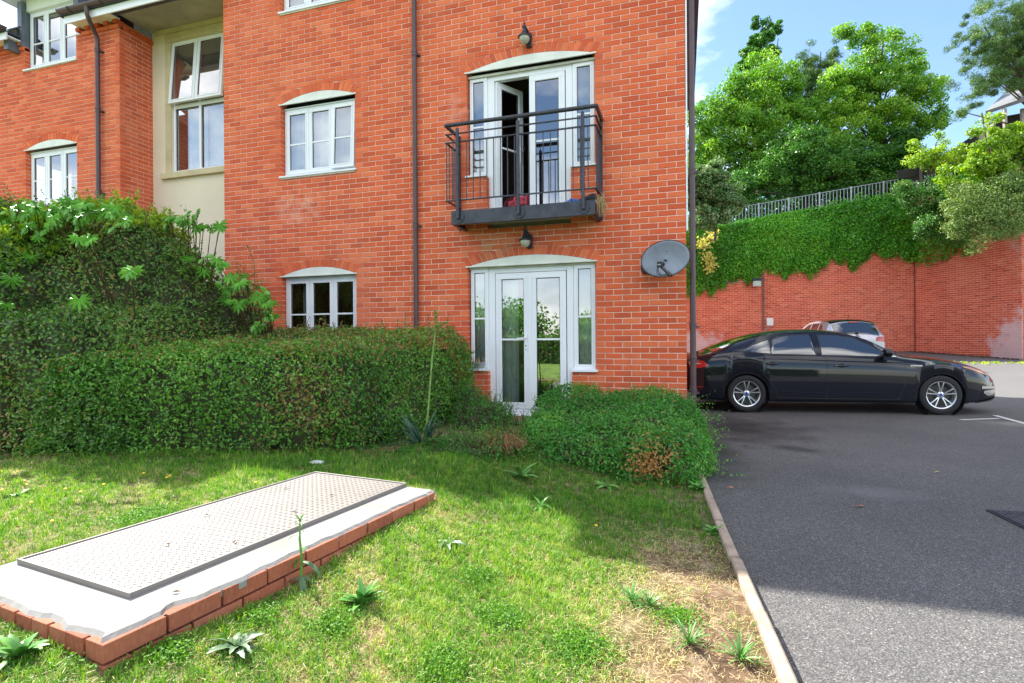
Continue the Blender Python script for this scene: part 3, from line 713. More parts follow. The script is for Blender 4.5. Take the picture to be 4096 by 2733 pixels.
# curtains behind the glass
def curtain(x0, x1, z0, z1, y, label, amp=.018, fold=.075):
    n = max(8, int((x1-x0)/.012)); xs = np.linspace(x0, x1, n); mb = MB()
    for z in (z0, z1):
        for x in xs: mb.v.append((x, y+amp*math.sin(x*2*PI/fold)+amp*.5*math.sin(x*37+z), z))
    for k in range(n-1): mb.f.append((k, k+1, n+k+1, n+k))
    o = solo('curtain', mb, M_CURTAIN, label, 'curtain', 'pale net curtains hanging behind the windows', True); return o
curtain(-2.90, -2.64, .10, 1.5, .18, 'pale net curtain behind the left side light beside the ground floor door')
curtain(-2.50, -2.24, -.42, 1.45, .19, 'long pale curtain drawn to the left inside the ground floor door')
curtain(-1.63, -1.50, -.42, 1.45, .19, 'narrow pale curtain at the right inside the ground floor door')
curtain(-1.44, -1.13, .10, 1.5, .18, 'pale net curtain behind the right side light beside the ground floor door')
curtain(-1.44, -1.13, 2.84, 4.25, .24, 'pale curtain behind the right side light of the balcony door')
curtain(-2.92, -2.70, 2.84, 4.25, .26, 'pale curtain behind the left side light of the balcony door')
curtain(-6.04, -5.64, 3.15, 4.2, .20, 'pale curtain at the left of the middle floor window')
curtain(-5.58, -4.76, 3.15, 4.2, .20, 'bright curtain behind the ajar casement of the middle floor window')
curtain(-5.92, -5.74, .5, 1.5, .30, 'pale curtain at the left of the ground floor window above the hedge')
curtain(-8.86, -8.42, 3.75, 4.85, .86, 'white blind behind the lower left pane of the stair window', .003)
curtain(-8.38, -7.80, 3.75, 4.85, .86, 'white blind behind the lower right pane of the stair window', .003)
curtain(-11.87, -10.6, 5.75, 6.75, .26, 'blue white curtain across the dormer window', .022, .09)
curtain(-11.10, -10.6, 3.2, 4.15, .26, 'white curtain at the right of the wing first floor window')
curtain(-6.04, -4.76, 5.75, 6.8, .26, 'white curtain across the top floor window')
mb = MB(); mb.box(-9.4, -7.3, 2.2, 2.3, 2.3, 6.4); mb.box(-9.45, -7.25, .80, 2.2, 2.2, 2.3); part('interior_wall', mb, M_ROOMW, BLD)

# ---------------------------------------------------------------- rainwater pipes
def downpipe(pts, r, label, brackets):
    mb = MB(); mb.tube(pts, r, 16); p = part('downpipe', mb, M_PIPE, BLD, True); p['label'] = label
    for z in brackets:
        x, y = None, None
        for a, b in zip(pts[:-1], pts[1:]):
            if min(a[2], b[2]) <= z <= max(a[2], b[2]) and abs(a[2]-b[2]) > .3:
                t_ = (z-a[2])/(b[2]-a[2]); x = a[0]+(b[0]-a[0])*t_; y = a[1]+(b[1]-a[1])*t_
        if x is None: continue
        c = MB(); c.lathe([(r+.001, -.022), (r+.006, -.022), (r+.006, .022), (r+.001, .022)], 16, 'z', (x, y, z)); c.lathe([(r+.001, .022), (r+.009, .026), (r+.009, .05), (r+.001, .055)], 16, 'z', (x, y, z))
        c.box(x+r*.4, x+r+.035, y+.01, .0 if y > -.2 else y+.05, z-.012, z+.012); part('bracket', c, M_PIPE, p, True)
downpipe([(-3.702, -.06, 7.35), (-3.702, -.06, -.55)], .034, 'brown downpipe on the wall between the windows and the doors', (4.66, 2.20, 6.9))
downpipe([(.075, .03, 7.35), (.075, .03, -.72)], .036, 'brown downpipe at the corner by the car park', (2.62, .70, .28, 5.2, -.12))
downpipe([(-9.78, -.345, 6.33), (-9.78, -.345, 6.20), (-9.80, -.30, 6.13), (-9.90, -.13, 6.02), (-9.92, -.075, 5.95), (-9.92, -.07, 5.85), (-9.92, -.07, -.5)], .037, 'brown downpipe on the left wing', (5.72, 4.66, 3.2))
mb = MB(); mb.box(.004, .022, .0, .02, 1.9, 7.3); part('corner_trim', mb, M_UPVC, BLD)

# ---------------------------------------------------------------- balcony
BAL = thing('balcony', 'small black steel balcony with railings outside the open upper doors', 'balcony', (-2.04, 0, 2.07))
bo = Vector((-2.04, 0, 2.07))
def bpart(name, mb, mat, parent=BAL, sm=False):
    mb.v = [(v[0]-bo.x, v[1]-bo.y, v[2]-bo.z) for v in mb.v]; return part(name, mb, mat, parent, sm)
mb = MB()
for (a, b) in (((-2.97, -.45), (-1.065, -.45)),):
    mb.box(-2.97, -1.065, -.46, -.448, 2.085, 2.262); mb.box(-2.97, -1.065, -.448, -.40, 2.250, 2.262); mb.box(-2.97, -1.065, -.448, -.40, 2.085, 2.097)
for x in (-2.97, -1.077):
    s = 1 if x < -2 else -1
    mb.box(x, x+.012, -.448, -.0, 2.085, 2.262); x2 = x+s*.05+(.012 if s < 0 else 0)
    mb.box(min(x, x2), max(x+.012, x2), -.40, -.0, 2.084, 2.096)
bpart('deck_frame', mb, M_BLACKSTEEL)
mb = MB(); mb.box(-2.95, -1.085, -.44, -.002, 2.225, 2.248); bpart('deck', mb, M_BLACKSTEEL)
mb = MB(); z = 3.405; mb.tube([(-3.04, -.0, z), (-3.04, -.46, z), ], .026, 12); mb.tube([(-3.05, -.46, z), (-1.03, -.46, z)], .026, 12); mb.tube([(-1.04, -.46, z), (-1.04, 0, z)], .026, 12); bpart('handrail', mb, M_BLACKSTEEL, sm=True)
for z, w, h in ((3.283, .03, .010), (3.172, .034, .012), (2.402, .036, .012)):
    mb = MB(); 
    mb.box(-3.048, -1.032, -.478, -.478+w, z-h/2, z+h/2); mb.box(-3.048, -3.048+w, -.478+w, 0, z-h/2, z+h/2); mb.box(-1.032-w, -1.032, -.478+w, 0, z-h/2, z+h/2); bpart('rail', mb, M_BLACKSTEEL)
for x in (-2.862, -2.032, -1.203):
    mb = MB(); mb.tube([(x, -.498, 2.15), (x, -.498, 3.325)], .023, 12); mb.tube([(x, -.498, 3.325), (x, -.498, 3.335), (x, -.498, 3.34)], [.023, .02, .008], 12); mb.tube([(x, -.498, 3.33), (x, -.475, 3.395)], .006, 8)
    p_ = bpart('post', mb, M_BLACKSTEEL, sm=True)
    mb = MB(); mb.lathe([(0, -.472), (.078, -.472), (.08, -.468), (.08, -.460)], 24, 'y', (x, 0, 2.178))
    for a in range(4):
        an = PI/4+a*PI/2; mb.lathe([(0, -.481), (.009, -.481), (.010, -.471)], 6, 'y', (x+.058*math.cos(an), 0, 2.178+.058*math.sin(an)))
    bpart('base_plate', mb, M_BLACKSTEEL, sm=True)
for x in (-3.04, -1.05):
    mb = MB(); mb.box(x-.012, x+.02, -.05, -.002, 2.10, 3.42); bpart('wall_post', mb, M_BLACKSTEEL)
bs = MB(); bs.box(-.005, .005, -.005, .005, 0, .77); bme = bs.mesh('baluster')
def balu(x, y): link('baluster', bme, M_BLACKSTEEL, BAL, Matrix.Translation((x-bo.x, y-bo.y, 2.404-bo.z)))
for i in range(1, 21):
    x = -3.03+i*.0943
    if min(abs(x+2.862), abs(x+2.032), abs(x+1.203)) > .03: balu(x, -.46)
for i in range(5):
    balu(-3.033, -.46+i*.092); balu(-1.045, -.46+i*.092)

# things on and in the balcony
def shoe(loc, rz, label):
    t = thing('shoe', label, 'shoe', loc, rz, None); mb = MB()
    secs = [(-.13, .035, .085), (-.09, .04, .10), (-.03, .04, .085), (.03, .045, .065), (.09, .048, .05), (.135, .035, .035), (.15, .01, .02)]
    n = 10
    for x, w, h in secs:
        for k in range(n):
            a = 2*PI*k/n; mb.v.append((x, w*math.cos(a), .018+h/2+h/2*math.sin(a)))
    for i in range(len(secs)-1):
        for k in range(n): mb.f.append((i*n+k, i*n+(k+1) % n, (i+1)*n+(k+1) % n, (i+1)*n+k))
    mb.f.append(tuple(range(n))[::-1]); mb.f.append(tuple((len(secs)-1)*n+k for k in range(n)))
    part('upper', mb, M_SHOE, t, True)
    s = MB(); s.prism([(-.135, 0), (.13, 0), (.155, .014), (.13, .022), (-.135, .026)], -.046, .046); bevel_obj(part('sole', s, M_WHITE, t), .006)
    for i in range(3):
        s = MB(); x = -.02+i*.026; s.bar((x, -.0445, .028), (x+.03, -.036, .078), .008, .006, up=(0, 1, 0)); part('stripe', s, M_WHITE, t)
shoe((-1.19, -.33, 2.25), 2.9, 'dark trainer with three white stripes at the right end of the balcony')
mb = MB(); rr = random.Random(3)
for i in range(26):
    x = -1.35+rr.uniform(-.07, .07); y = -.33+rr.uniform(-.04, .04); mb.bar((x, y, 2.25), (x+rr.uniform(-.05, .05), y+rr.uniform(-.03, .03), 2.25+rr.uniform(.02, .08)), .05, .02)
bevel_obj(solo('cloth', mb, M_BLUEC, 'crumpled blue cloth beside the trainer on the balcony', 'cloth'), .008)
mb = MB()
for i in range(60):
    x = -1.035+rr.uniform(-.03, .05); y = -.30+rr.uniform(-.10, .10); z = 2.33+rr.uniform(-.03, .04)
    mb.tube([(x, y, z), (x+rr.uniform(0, .05), y+rr.uniform(-.05, .02), z-rr.uniform(.03, .1)), (x+rr.uniform(0, .09), y+rr.uniform(-.05, .03), z-rr.uniform(.12, .27))], .0022, 3, False)
solo('dry_grass_tuft', mb, M_STRAW, 'tuft of dry straw hanging off the right corner of the balcony', 'dry grass')
mb = MB()
for i in range(30):
    x = -2.25+rr.uniform(-.14, .14); y = .35+rr.uniform(-.08, .08); mb.bar((x, y, 2.45), (x+rr.uniform(-.09, .09), y+rr.uniform(-.05, .05), 2.45+rr.uniform(.06, .17)), .1, .03)
bevel_obj(solo('laundry_pile', mb, M_PINK, 'red and pink laundry heap just inside the open balcony door', 'laundry'), .012)
mb = MB(); mb.box(-2.35, -1.95, .5, .8, 2.33, 2.46); bevel_obj(solo('laundry_bag', mb, M_BLACKP, 'dark bag on the floor behind the open balcony door', 'bag'), .04)

# ---------------------------------------------------------------- wall lamps, dish, pot
def lamp(x, z, label):
    t = thing('wall_lamp', label, 'lamp', (x, 0, z), 0, 'black wall lamps above the doors')
    mb = MB(); mb.lathe([(0, .0), (.028, .0), (.030, .02), (.020, .035), (.022, .055), (.034, .075), (.036, .09), (.055, .115), (.085, .135), (.088, .15), (.083, .152), (.05, .13)][::-1], 24)
    mb.v = [(a, b-.13, .15-c) for a, b, c in mb.v]; part('shade', mb, M_BLACKSTEEL, t, True)
    mb = MB(); mb.lathe([(.012, .15), (.012, .16), (.018, .175), (.008, .19), (.010, .2), (.003, .225), (0, .228)], 14); mb.v = [(a, b-.13, c-.0) for a, b, c in mb.v]; part('finial', mb, M_BLACKSTEEL, t, True)
    mb = MB(); mb.lathe([(0, -.085), (.03, -.08), (.055, -.06), (.068, -.03), (.072, 0), (.066, .012)], 24); mb.v = [(a, b-.13, c) for a, b, c in mb.v]; part('lamp_glass', mb, M_LAMPG, t, True)
    mb = MB(); mb.tube([(.02, -.13, .12), (.035, -.10, .1), (.04, -.06, .06), (.035, -.03, .03)], .016, 10); mb.lathe([(0, -.035), (.038, -.035), (.042, -.025), (.042, -.001)], 20, 'y', (.035, 0, .03)); mb.box(.0, .07, -.05, -.001, -.09, .10)
    bevel_obj(part('wall_bracket', mb, M_BLACKSTEEL, t, True), .008)
lamp(-2.04, 4.585, 'black lantern lamp on the wall above the balcony door')
lamp(-2.045, 1.875, 'black lantern lamp under the balcony above the ground floor door')
D_ = thing('satellite_dish', 'grey oval satellite dish on the brick corner beside the downpipe', 'satellite dish', (-.24, -.30, 1.52))
mb = MB(); nr, na = 8, 40; cx_, rx, rz_ = 0, .285, .215
mb.v.append((0, .035, 0))
for i in range(1, nr+1):
    for k in range(na):
        a = 2*PI*k/na; q = i/nr; x = rx*q*math.cos(a); z = rz_*q*math.sin(a); zz = z+x*.12; mb.v.append((x, .045*(1-q*q)+x*.22-.12*z+.0, zz))
for k in range(na): mb.f.append((0, 1+(k+1) % na, 1+k))
for i in range(nr-1):
    for k in range(na): a = 1+i*na+k; b = 1+i*na+(k+1) % na; mb.f.append((a, b, b+na, a+na))
ob = part('reflector', mb, M_DISH, D_, True); sd = ob.modifiers.new('s', 'SOLIDIFY'); sd.thickness = .006; sd.offset = 0
mb = MB(); mb.tube([tuple(mb_) for mb_ in [((rx-.002)*math.cos(a), (rx)*math.cos(a)*.22-.12*rz_*math.sin(a), rz_*math.sin(a)+rx*math.cos(a)*.12) for a in np.linspace(0, 2*PI, 41)]], .005, 6, False); part('rim', mb, M_BLACKP, D_, True)
mb = MB(); mb.bar((.05, -.005, -.20), (-.04, -.14, -.115), .022, .03); mb.bar((.03, .03, -.16), (.07, .02, -.215), .03, .03); part('feed_arm', mb, M_BLACKP, D_)
mb = MB(); mb.box(-.095, -.03, -.18, -.12, -.12, -.055); mb.lathe([(.0, -.125), (.026, -.125), (.028, -.09), (.0, -.085)], 16, 'y', (-.03, 0, -.08)); bevel_obj(part('receiver_head', mb, M_BLACKP, D_, True), .006)
mb = MB(); mb.box(-.088, -.05, -.183, -.180, -.10, -.085); part('receiver_label', mb, M_GREYP, D_)
mb = MB(); mb.tube([(-.09, -.14, -.12), (-.10, -.12, -.18), (-.06, -.06, -.205), (0, .0, -.19), (.02, .06, -.17), (-.18, .28, -.15)], .004, 6); mb.tube([(-.08, -.14, -.12), (-.085, -.10, -.16), (-.05, .02, -.20)], .004, 6); part('cable', mb, M_BLACKP, D_, True)
mb = MB(); mb.box(-.29, -.22, .0, .295, -.14, -.06); mb.tube([(-.25, .26, -.1), (-.02, .10, -.06), (0, .04, 0)], .02, 10); part('mount', mb, M_BLACKP, D_)
mb = MB()
for a, b in ((.02, .09), (.09, .10), (.10, -.10)): mb.lathe([(0, a*.22-.12*(b)+.03), (.006, a*.22-.12*b+.03)], 8, 'y', (a, 0, b))
part('bolt', mb, M_BLACKP, D_)
P_ = thing('plant_pot', 'grey plastic pot with dead stems on the left door sill', 'plant pot', (-2.77, .02, .150))
mb = MB(); mb.lathe([(0, 0), (.055, 0), (.065, .012), (.082, .075), (.090, .078), (.090, .092), (.084, .092), (.078, .07)], 24); mb.v = [(a*1.0, b*.62, c) for a, b, c in mb.v]; part('pot', mb, M_GREYP, P_, True)
mb = MB(); mb.lathe([(0, .07), (.076, .07)], 20); mb.v = [(a, b*.62, c) for a, b, c in mb.v]; part('soil', mb, M_STEM, P_)
for i in range(5):
    mb = MB(); x = (-.06, -.03, .0, .015, .06)[i]; mb.tube([(x, 0, .07), (x+rr.uniform(-.02, .02), .01, .12), (x+rr.uniform(-.03, .03), 0, .14+.05*rr.random())], [.008, .006, .002], 6); part('dead_stem', mb, M_STRAW, P_)

# ================================================================ INSPECTION CHAMBER IN THE LAWN
CH = thing('inspection_chamber', 'low brick and cement plinth with a pale tread plate cover, set in the lawn', 'chamber', (-1.906, -5.819, -.47), math.atan2(.991, .131)-PI/2)
W_, L_ = 1.14, 2.05
def rag(n, s): r = random.Random(s); return [r.uniform(-1, 1) for _ in range(n)]
mb = MB(); n = 60; R1 = rag(n+1, 5)
def chamfer_edge(u): return .010+.006*math.sin(u*9)+.005*math.sin(u*31+1)
top = []
for i in range(n+1): y = L_*i/n; top.append((-chamfer_edge(y)-.004*R1[i]-(.03 if .2 < y < .34 else 0)*math.sin((y-.2)/.14*PI), y))
for i in range(1, 30): x = W_*i/30; top.append((-x, L_+.002*R1[i]-.035*math.sin(x/W_*PI)*0-.006))
for i in range(n//2+1): y = L_*(1-i/(n//2)); top.append((-W_+.004, y))
for i in range(29, 0, -1): x = W_*i/30; top.append((-x, .014+.008*math.sin(x*22)+.006*R1[i]))
k = len(top); c0 = (-W_/2, L_/2)
mb.v = [(x, y, -.004) for x, y in top]+[(x*.97+c0[0]*.03, y*.985+c0[1]*.015, .010) for x, y in top]+[(x, y, -.03) for x, y in top]+[(c0[0], c0[1], .013)]
for i in range(k):
    j = (i+1) % k; mb.f += [(i, j, k+j, k+i), (2*k+i, 2*k+j, j, i), (k+i, k+j, 3*k)]
part('cement_slab', mb, M_SLAB, CH)
bi = 0
def chb(x0, x1, y0, y1, z, lab=None):
    global bi
    q = MB(); j = .003*math.sin(bi*3.3); q.box(x0, x1, y0, y1, z, z+.065); q.v = [(a+j*(1 if abs(x1-x0) < .11 else 0), b, c) for a, b, c in q.v]
    o = bevel_obj(part('brick', q, M_CHB, CH), .0028); bi += 1
M_CHB = brickmat('plinth_brick', [(0, (.22, .060, .036)), (.5, (.30, .088, .052)), (1, (.36, .13, .08))], False)
for row, z in enumerate((-.068, -.143, -.218)):
    y = (0 if row == 0 else (.10 if row == 1 else 0))
    if row == 1: chb(-.1025, 0, -.0, .092, z)
    while y < L_-.03: chb(-.1025, -.002*row, y+.0, min(y+.215, L_), z); y += .225
    x = -.1125-.0
    if row == 1: x = -.1125
    while x > -W_+.05:
        if row == 0: chb(x-.1025, x, -.002, .215, z)
        else: chb(max(x-.215, -W_), x, .004, .1, z)
        x -= .1125 if row == 0 else .225
mb = MB(); mb.box(-W_+.02, -.02, .02, L_-.02, -.25, -.004); part('mortar', mb, M_RUBBER, CH)
# cover
c0x, c1x, c0y, c1y = -1.06, -.25, .235, 2.03
mb = MB(); ring_m = MB()
for (a, b, c, d) in ((c0x-.012, c1x+.012, c0y-.012, c0y), (c0x-.012, c1x+.012, c1y, c1y+.012), (c0x-.012, c0x, c0y, c1y), (c1x, c1x+.012, c0y, c1y)): mb.box(a, b, c, d, -.02, .034)
bevel_obj(part('cover_frame', mb, M_COVER, CH), .002)
mb = MB(); mb.box(c0x+.004, c1x-.004, c0y+.004, c1y-.004, -.02, .026); part('cover_plate', mb, M_COVER, CH)
tr = MB(); ux, uy = .0405, .0405; row = 0; y = c0y+.03
while y < c1y-.02:
    x = c0x+.03+(ux/2 if row % 2 else 0)
    while x < c1x-.02:
        a = PI/4 if (row % 2) else -PI/4; dx, dy = math.cos(a)*.0135, math.sin(a)*.0135; nx_, ny_ = -math.sin(a)*.0042, math.cos(a)*.0042; z0, z1 = .0262, .0292
        tr.add([(x-dx, y-dy, z0), (x-nx_, y-ny_, z0), (x+dx, y+dy, z0), (x+nx_, y+ny_, z0), (x-dx*.5, y-dy*.5, z1), (x+dx*.5, y+dy*.5, z1)], [(0, 1, 4), (1, 2, 5, 4), (2, 3, 5), (3, 0, 4, 5)])
        x += ux
    y += uy/2*1.0; row += 1
tag(part('tread_pattern', tr, M_COVER, CH), kind='stuff')
for li_, (x, y, rz) in enumerate(((-.62, .62, .3), (-.86, 1.0, .4), (-.45, 1.25, 1.), (-.9, 1.6, .2), (-.35, .78, 2), (-.12, .33, .5), (-.5, 1.6, .8))):
    q = MB(); q.add([(-.018, 0, .002), (0, -.007, .006), (.02, 0, .003), (0, .008, .008)], [(0, 1, 2, 3)])
    o = tag(part('fallen_leaf', q, M_STEM, None), ('leaf scrap on the near middle of the pale cover', 'leaf scrap on the left half of the pale cover', 'leaf scrap right of centre on the pale cover', 'leaf scrap at the far left of the pale cover', 'leaf scrap near the right edge of the pale cover', 'leaf scrap on the bare cement beside the near cover corner', 'leaf scrap at the far end of the pale cover')[li_], 'leaf', 'leaf scraps on the cover')
    p = CH.matrix_basis @ Vector((x, y, .03 if x < -.2 else .014)); o.location = p; o.rotation_euler = (0, 0, rz)

# ================================================================ VEGETATION TOOLS
def unit(v): return v/np.maximum(np.linalg.norm(v, axis=-1, keepdims=True), 1e-9)
def leaves(P, Nn, size, aspect=.55, flat=.6, fold=.25, droop=0.):
    """rhombic folded leaves; returns (2n,3,3) triangles and face multiplicity 2"""
    n = len(P); size = np.broadcast_to(size, (n,))[:, None]*rng.uniform(.65, 1.25, (n, 1))
    nn = unit(Nn*flat+rng.normal(0, 1, (n, 3))*(1-flat))
    d = rng.normal(0, 1, (n, 3)); d[:, 2] -= droop; d = unit(d-nn*np.sum(d*nn, 1, keepdims=True)); s = np.cross(nn, d)
    b = P-d*size*.5; t = P+d*size*.5; l = P+s*size*aspect*.5+nn*size*fold*.5; r = P-s*size*aspect*.5+nn*size*fold*.5
    T = np.stack([np.stack([b, r, t], 1), np.stack([b, t, l], 1)], 1); return T.reshape(-1, 3, 3)
def wn(P, f, seed=0):
    r = np.random.default_rng(seed); s = 0
    for k in range(5):
        k_ = r.normal(0, 1, 3)*f*(1+.6*k); s = s+np.sin(P@k_+r.uniform(0, 6.28))/(1+.5*k)
    return s/2.5
def shell(sdf, lo, hi, dens, thick, seed=0, bumpy=.05, bf=3.):
    """random points in the outer shell of the solid sdf<0, with outward normals"""
    lo, hi = np.array(lo, float), np.array(hi, float); vol = np.prod(hi-lo); n = int(vol*dens/thick); out = []; F = lambda p: sdf(p)+bumpy*wn(p, bf, seed)+bumpy*.5*wn(p, bf*3, seed+1)
    while n > 0:
        m = min(n, 400000); n -= m; p = lo+rng.random((m, 3))*(hi-lo); f = F(p); k = (f < 0) & (f > -thick)
        k &= rng.random(m) < np.exp(f/thick*1.4)*1.4; out.append(p[k])
    P = np.concatenate(out); e = .03; g = np.stack([F(P+np.eye(3)[i]*e)-F(P-np.eye(3)[i]*e) for i in range(3)], 1); return P, unit(g), F(P)
def ell(*E):
    def f(p):
        d = np.full(len(p), 9.)
        for c, r in E:
            r = np.array(r); q = (p-np.array(c))/r; k = np.linalg.norm(q, axis=1); d = np.minimum(d, (k-1)*r.min()*.5+(k-1)*r.mean()*.5)
        return d
    return f
def planes(PL, k=.2):
    def f(p):
        D = np.stack([(p-np.array(c))@(np.array(n)/np.linalg.norm(n)) for n, c in PL], 1); m = D.max(1); return m+k*np.log(np.exp((D-m[:, None])/k).sum(1))
    return f
def tone_noise(P, f=1.2, seed=3, rnd=.3): return np.clip(.42+.22*wn(P, f, seed)+rng.normal(0, rnd*.55, len(P)), 0, .99)
def foliage(parent, P, Nn, size, tone, mat, name='foliage', stuffed=False, **kw):
    T = leaves(P, Nn, size, **kw); me = np_mesh(name, T, 3, np.repeat(tone, 2)); o = link(name, me, mat, parent)
    if stuffed: o['kind'] = 'stuff'
    return o
def sprigs(P, Nn, n, length, nl, up=.8):
    i = rng.integers(0, len(P), n); b = P[i]; d = unit(Nn[i]*.6+np.array([0, 0, up])+rng.normal(0, .35, (n, 3))); L_ = rng.uniform(.4, 1, (n, 1))*length
    q = (np.arange(nl)[None, :, None]+.5)/nl; PP = b[:, None]+d[:, None]*L_[:, None]*q+rng.normal(0, .012, (n, nl, 3)); NN = np.broadcast_to(d[:, None], PP.shape)
    tw = MB()
    for a, c in zip(b[:160], (b+d*L_)[:160]): tw.bar(a, c, .004, .004)
    return PP.reshape(-1, 3), unit(NN.reshape(-1, 3)+rng.normal(0, .7, (n*nl, 3))), tw
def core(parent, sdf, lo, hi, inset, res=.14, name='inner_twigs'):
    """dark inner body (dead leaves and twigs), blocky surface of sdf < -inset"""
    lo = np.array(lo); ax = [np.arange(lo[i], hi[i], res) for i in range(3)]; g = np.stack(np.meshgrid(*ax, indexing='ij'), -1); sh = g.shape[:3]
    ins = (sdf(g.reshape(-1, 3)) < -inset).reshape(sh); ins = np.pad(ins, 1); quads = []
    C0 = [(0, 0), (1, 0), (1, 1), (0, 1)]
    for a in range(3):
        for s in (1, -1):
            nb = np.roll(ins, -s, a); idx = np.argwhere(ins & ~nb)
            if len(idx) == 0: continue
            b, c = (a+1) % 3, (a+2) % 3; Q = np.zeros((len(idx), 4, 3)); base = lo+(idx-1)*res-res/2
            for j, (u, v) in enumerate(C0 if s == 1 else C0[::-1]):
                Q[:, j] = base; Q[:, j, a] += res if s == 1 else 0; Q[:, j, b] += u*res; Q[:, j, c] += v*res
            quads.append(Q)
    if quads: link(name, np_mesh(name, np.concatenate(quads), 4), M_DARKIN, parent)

# ---------------------------------------------------------------- clipped hedge in the middle
H = thing('hedge', 'long clipped box hedge with reddish brown top under the ground floor window', 'hedge', (0, 0, 0))
hs = planes([((.31, -.95, .03), (-3.2, -2.92, 0)), ((1, -.05, .10), (-2.78, -1.3, 0)), ((0, -.10, 1), (-3.5, -1.4, .64)), ((0, 1, 0), (0, -.22, 0)), ((-1, 0, 0), (-5.9, 0, 0)), ((0, 0, -1), (0, 0, -.75))], .09)
P, Nn, f = shell(hs, (-6.1, -4.0, -.62), (-2.4, -.15, .95), 4600, .15, 11, .085, 2.2)
k = (P[:, 2] > gz(P[:, 0], P[:, 1])); P, Nn = P[k], Nn[k]
def hedge_tone(P, top=.45):
    t = np.clip(tone_noise(P, 1.6, 5, .34)+.10+.12*wn(P, 3.4, 15), 0, .81)
    b = smooth(top-.18, top+.22, P[:, 2]+.12*wn(P, 3, 9)+.10*(P[:, 1]*-.4-.8)*0)
    r = rng.random(len(P)); t = np.where(r < b*.42, rng.uniform(.84, .93, len(P)), t)
    pk = (wn(P, 2.2, 21) > .75) & (P[:, 2] > .45); t = np.where(pk & (rng.random(len(P)) < .5), .99, t)
    br = np.exp(-(((P[:, 0]+3.35)/.30)**2+((P[:, 2]+.05)/.32)**2)); t = np.where(rng.random(len(P)) < br*.5, .9, t); return t
foliage(H, P, Nn, .038, hedge_tone(P), M_HEDGE, flat=.52)
SP, SN, tw = sprigs(P[P[:, 2] > .1], Nn[P[:, 2] > .1], 1500, .10, 7, .5); foliage(H, SP, SN, .032, hedge_tone(SP), M_HEDGE, 'sprig', flat=.3); part('twig', tw, M_STEM, H)['kind'] = 'stuff'
k = P[:, 2] > -.3; SP, SN, tw = sprigs(P[k], Nn[k], 90, .26, 12, .9); foliage(H, SP, SN, .03, hedge_tone(SP), M_HEDGE, 'shoot', flat=.2, aspect=.45); part('twig', tw, M_STEM, H)['kind'] = 'stuff'
tw = MB()
for i in range(34):
    a = np.array([-3.35+rr.gauss(0, .28), 0, -.08+rr.gauss(0, .22)]); a[1] = -2.92+(a[0]+3.2)*.326-.02; tw.tube([a, a+np.array([rr.uniform(-.08, .08), -.05, rr.uniform(.02, .12)]), a+np.array([rr.uniform(-.15, .15), -.03, rr.uniform(.06, .16)])], .002, 3, False)
part('bare_twig', tw, plain('bare_twig_brown', (.22, .14, .07), .9), H)['kind'] = 'stuff'
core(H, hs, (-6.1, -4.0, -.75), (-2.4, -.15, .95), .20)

# tall overgrown shrub on the left
B = thing('overgrown_shrub', 'tall overgrown dark green shrub filling the left side in front of the left wing', 'shrub')
EB = ell(((-8.3, -2.35, .9), (1.9, 1.25, 1.36)), ((-7.1, -1.95, .95), (1.3, 1.1, 1.36)), ((-6.35, -1.75, .55), (.95, .9, 1.35)), ((-5.75, -1.4, .5), (.55, .6, 1.0)))
BP = planes([((.33, -.94, .16), (-5.3, -3.50, 0)), ((1, .25, .12), (-5.05, -3.0, 0)), ((.08, -.25, 1), (-6.5, -2.8, 1.05)), ((0, 1, 0), (0, -1, 0)), ((-1, 0, 0), (-10.5, 0, 0)), ((0, 0, -1), (0, 0, -.8))], .16)
bs_ = lambda p: np.minimum(EB(p), BP(p))
P, Nn, f = shell(bs_, (-10.4, -5.2, -.6), (-4.9, -.4, 2.7), 2900, .20, 31, .12, 2.0)
k = (P[:, 2] > gz(P[:, 0], P[:, 1])) & (P[:, 0] > -10.5); P, Nn = P[k], Nn[k]
def btone(P): 
    t = tone_noise(P, 1.3, 8, .36)+.06; return np.where(rng.random(len(P)) < .05+.12*smooth(1.3, 2.4, P[:, 2]), rng.uniform(.85, 1, len(P)), t)
foliage(B, P, Nn, .044, btone(P), M_HEDGED, flat=.6)
k = P[:, 2] > 1.2; SP, SN, tw = sprigs(P[k], Nn[k], 700, .30, 10, 1.0); foliage(B, SP, SN, .034, btone(SP), M_HEDGED, 'sprig', flat=.3); part('twig', tw, M_STEM, B)['kind'] = 'stuff'
k = P[:, 2] < 1.2; SP, SN, tw = sprigs(P[k], Nn[k], 600, .16, 7, .4); foliage(B, SP, SN, .036, btone(SP), M_HEDGED, 'sprig', flat=.3)
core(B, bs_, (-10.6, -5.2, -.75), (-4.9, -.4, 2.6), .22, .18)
LT = ell(((-8.3, -2.40, .93), (1.93, 1.28, 1.38)), ((-7.1, -2.0, .98), (1.34, 1.14, 1.38)))
P, Nn, f = shell(LT, (-9.6, -4.0, 1.0), (-5.7, -1.2, 2.75), 1900, .14, 33, .16, 2.4); k = (P[:, 2] > 1.30+.80*smooth(-7.3, -6.1, P[:, 0])+.20*wn(P, 1.6, 34)) & (P[:, 0] > -10.15); P, Nn = P[k], Nn[k]
foliage(B, P, Nn, .085, np.clip(rng.normal(.5, .2, len(P)), 0, .9), M_LIME, 'sunlit_foliage', flat=.5, aspect=.42)  # lime leaf colour stands for sunlight on the top of the shrub
SP, SN, tw = sprigs(P, Nn, 300, .20, 8, 1.2); foliage(B, SP, SN, .08, np.clip(rng.normal(.5, .22, len(SP)), 0, .95), M_LIME, 'sunlit_foliage', flat=.2, aspect=.4)
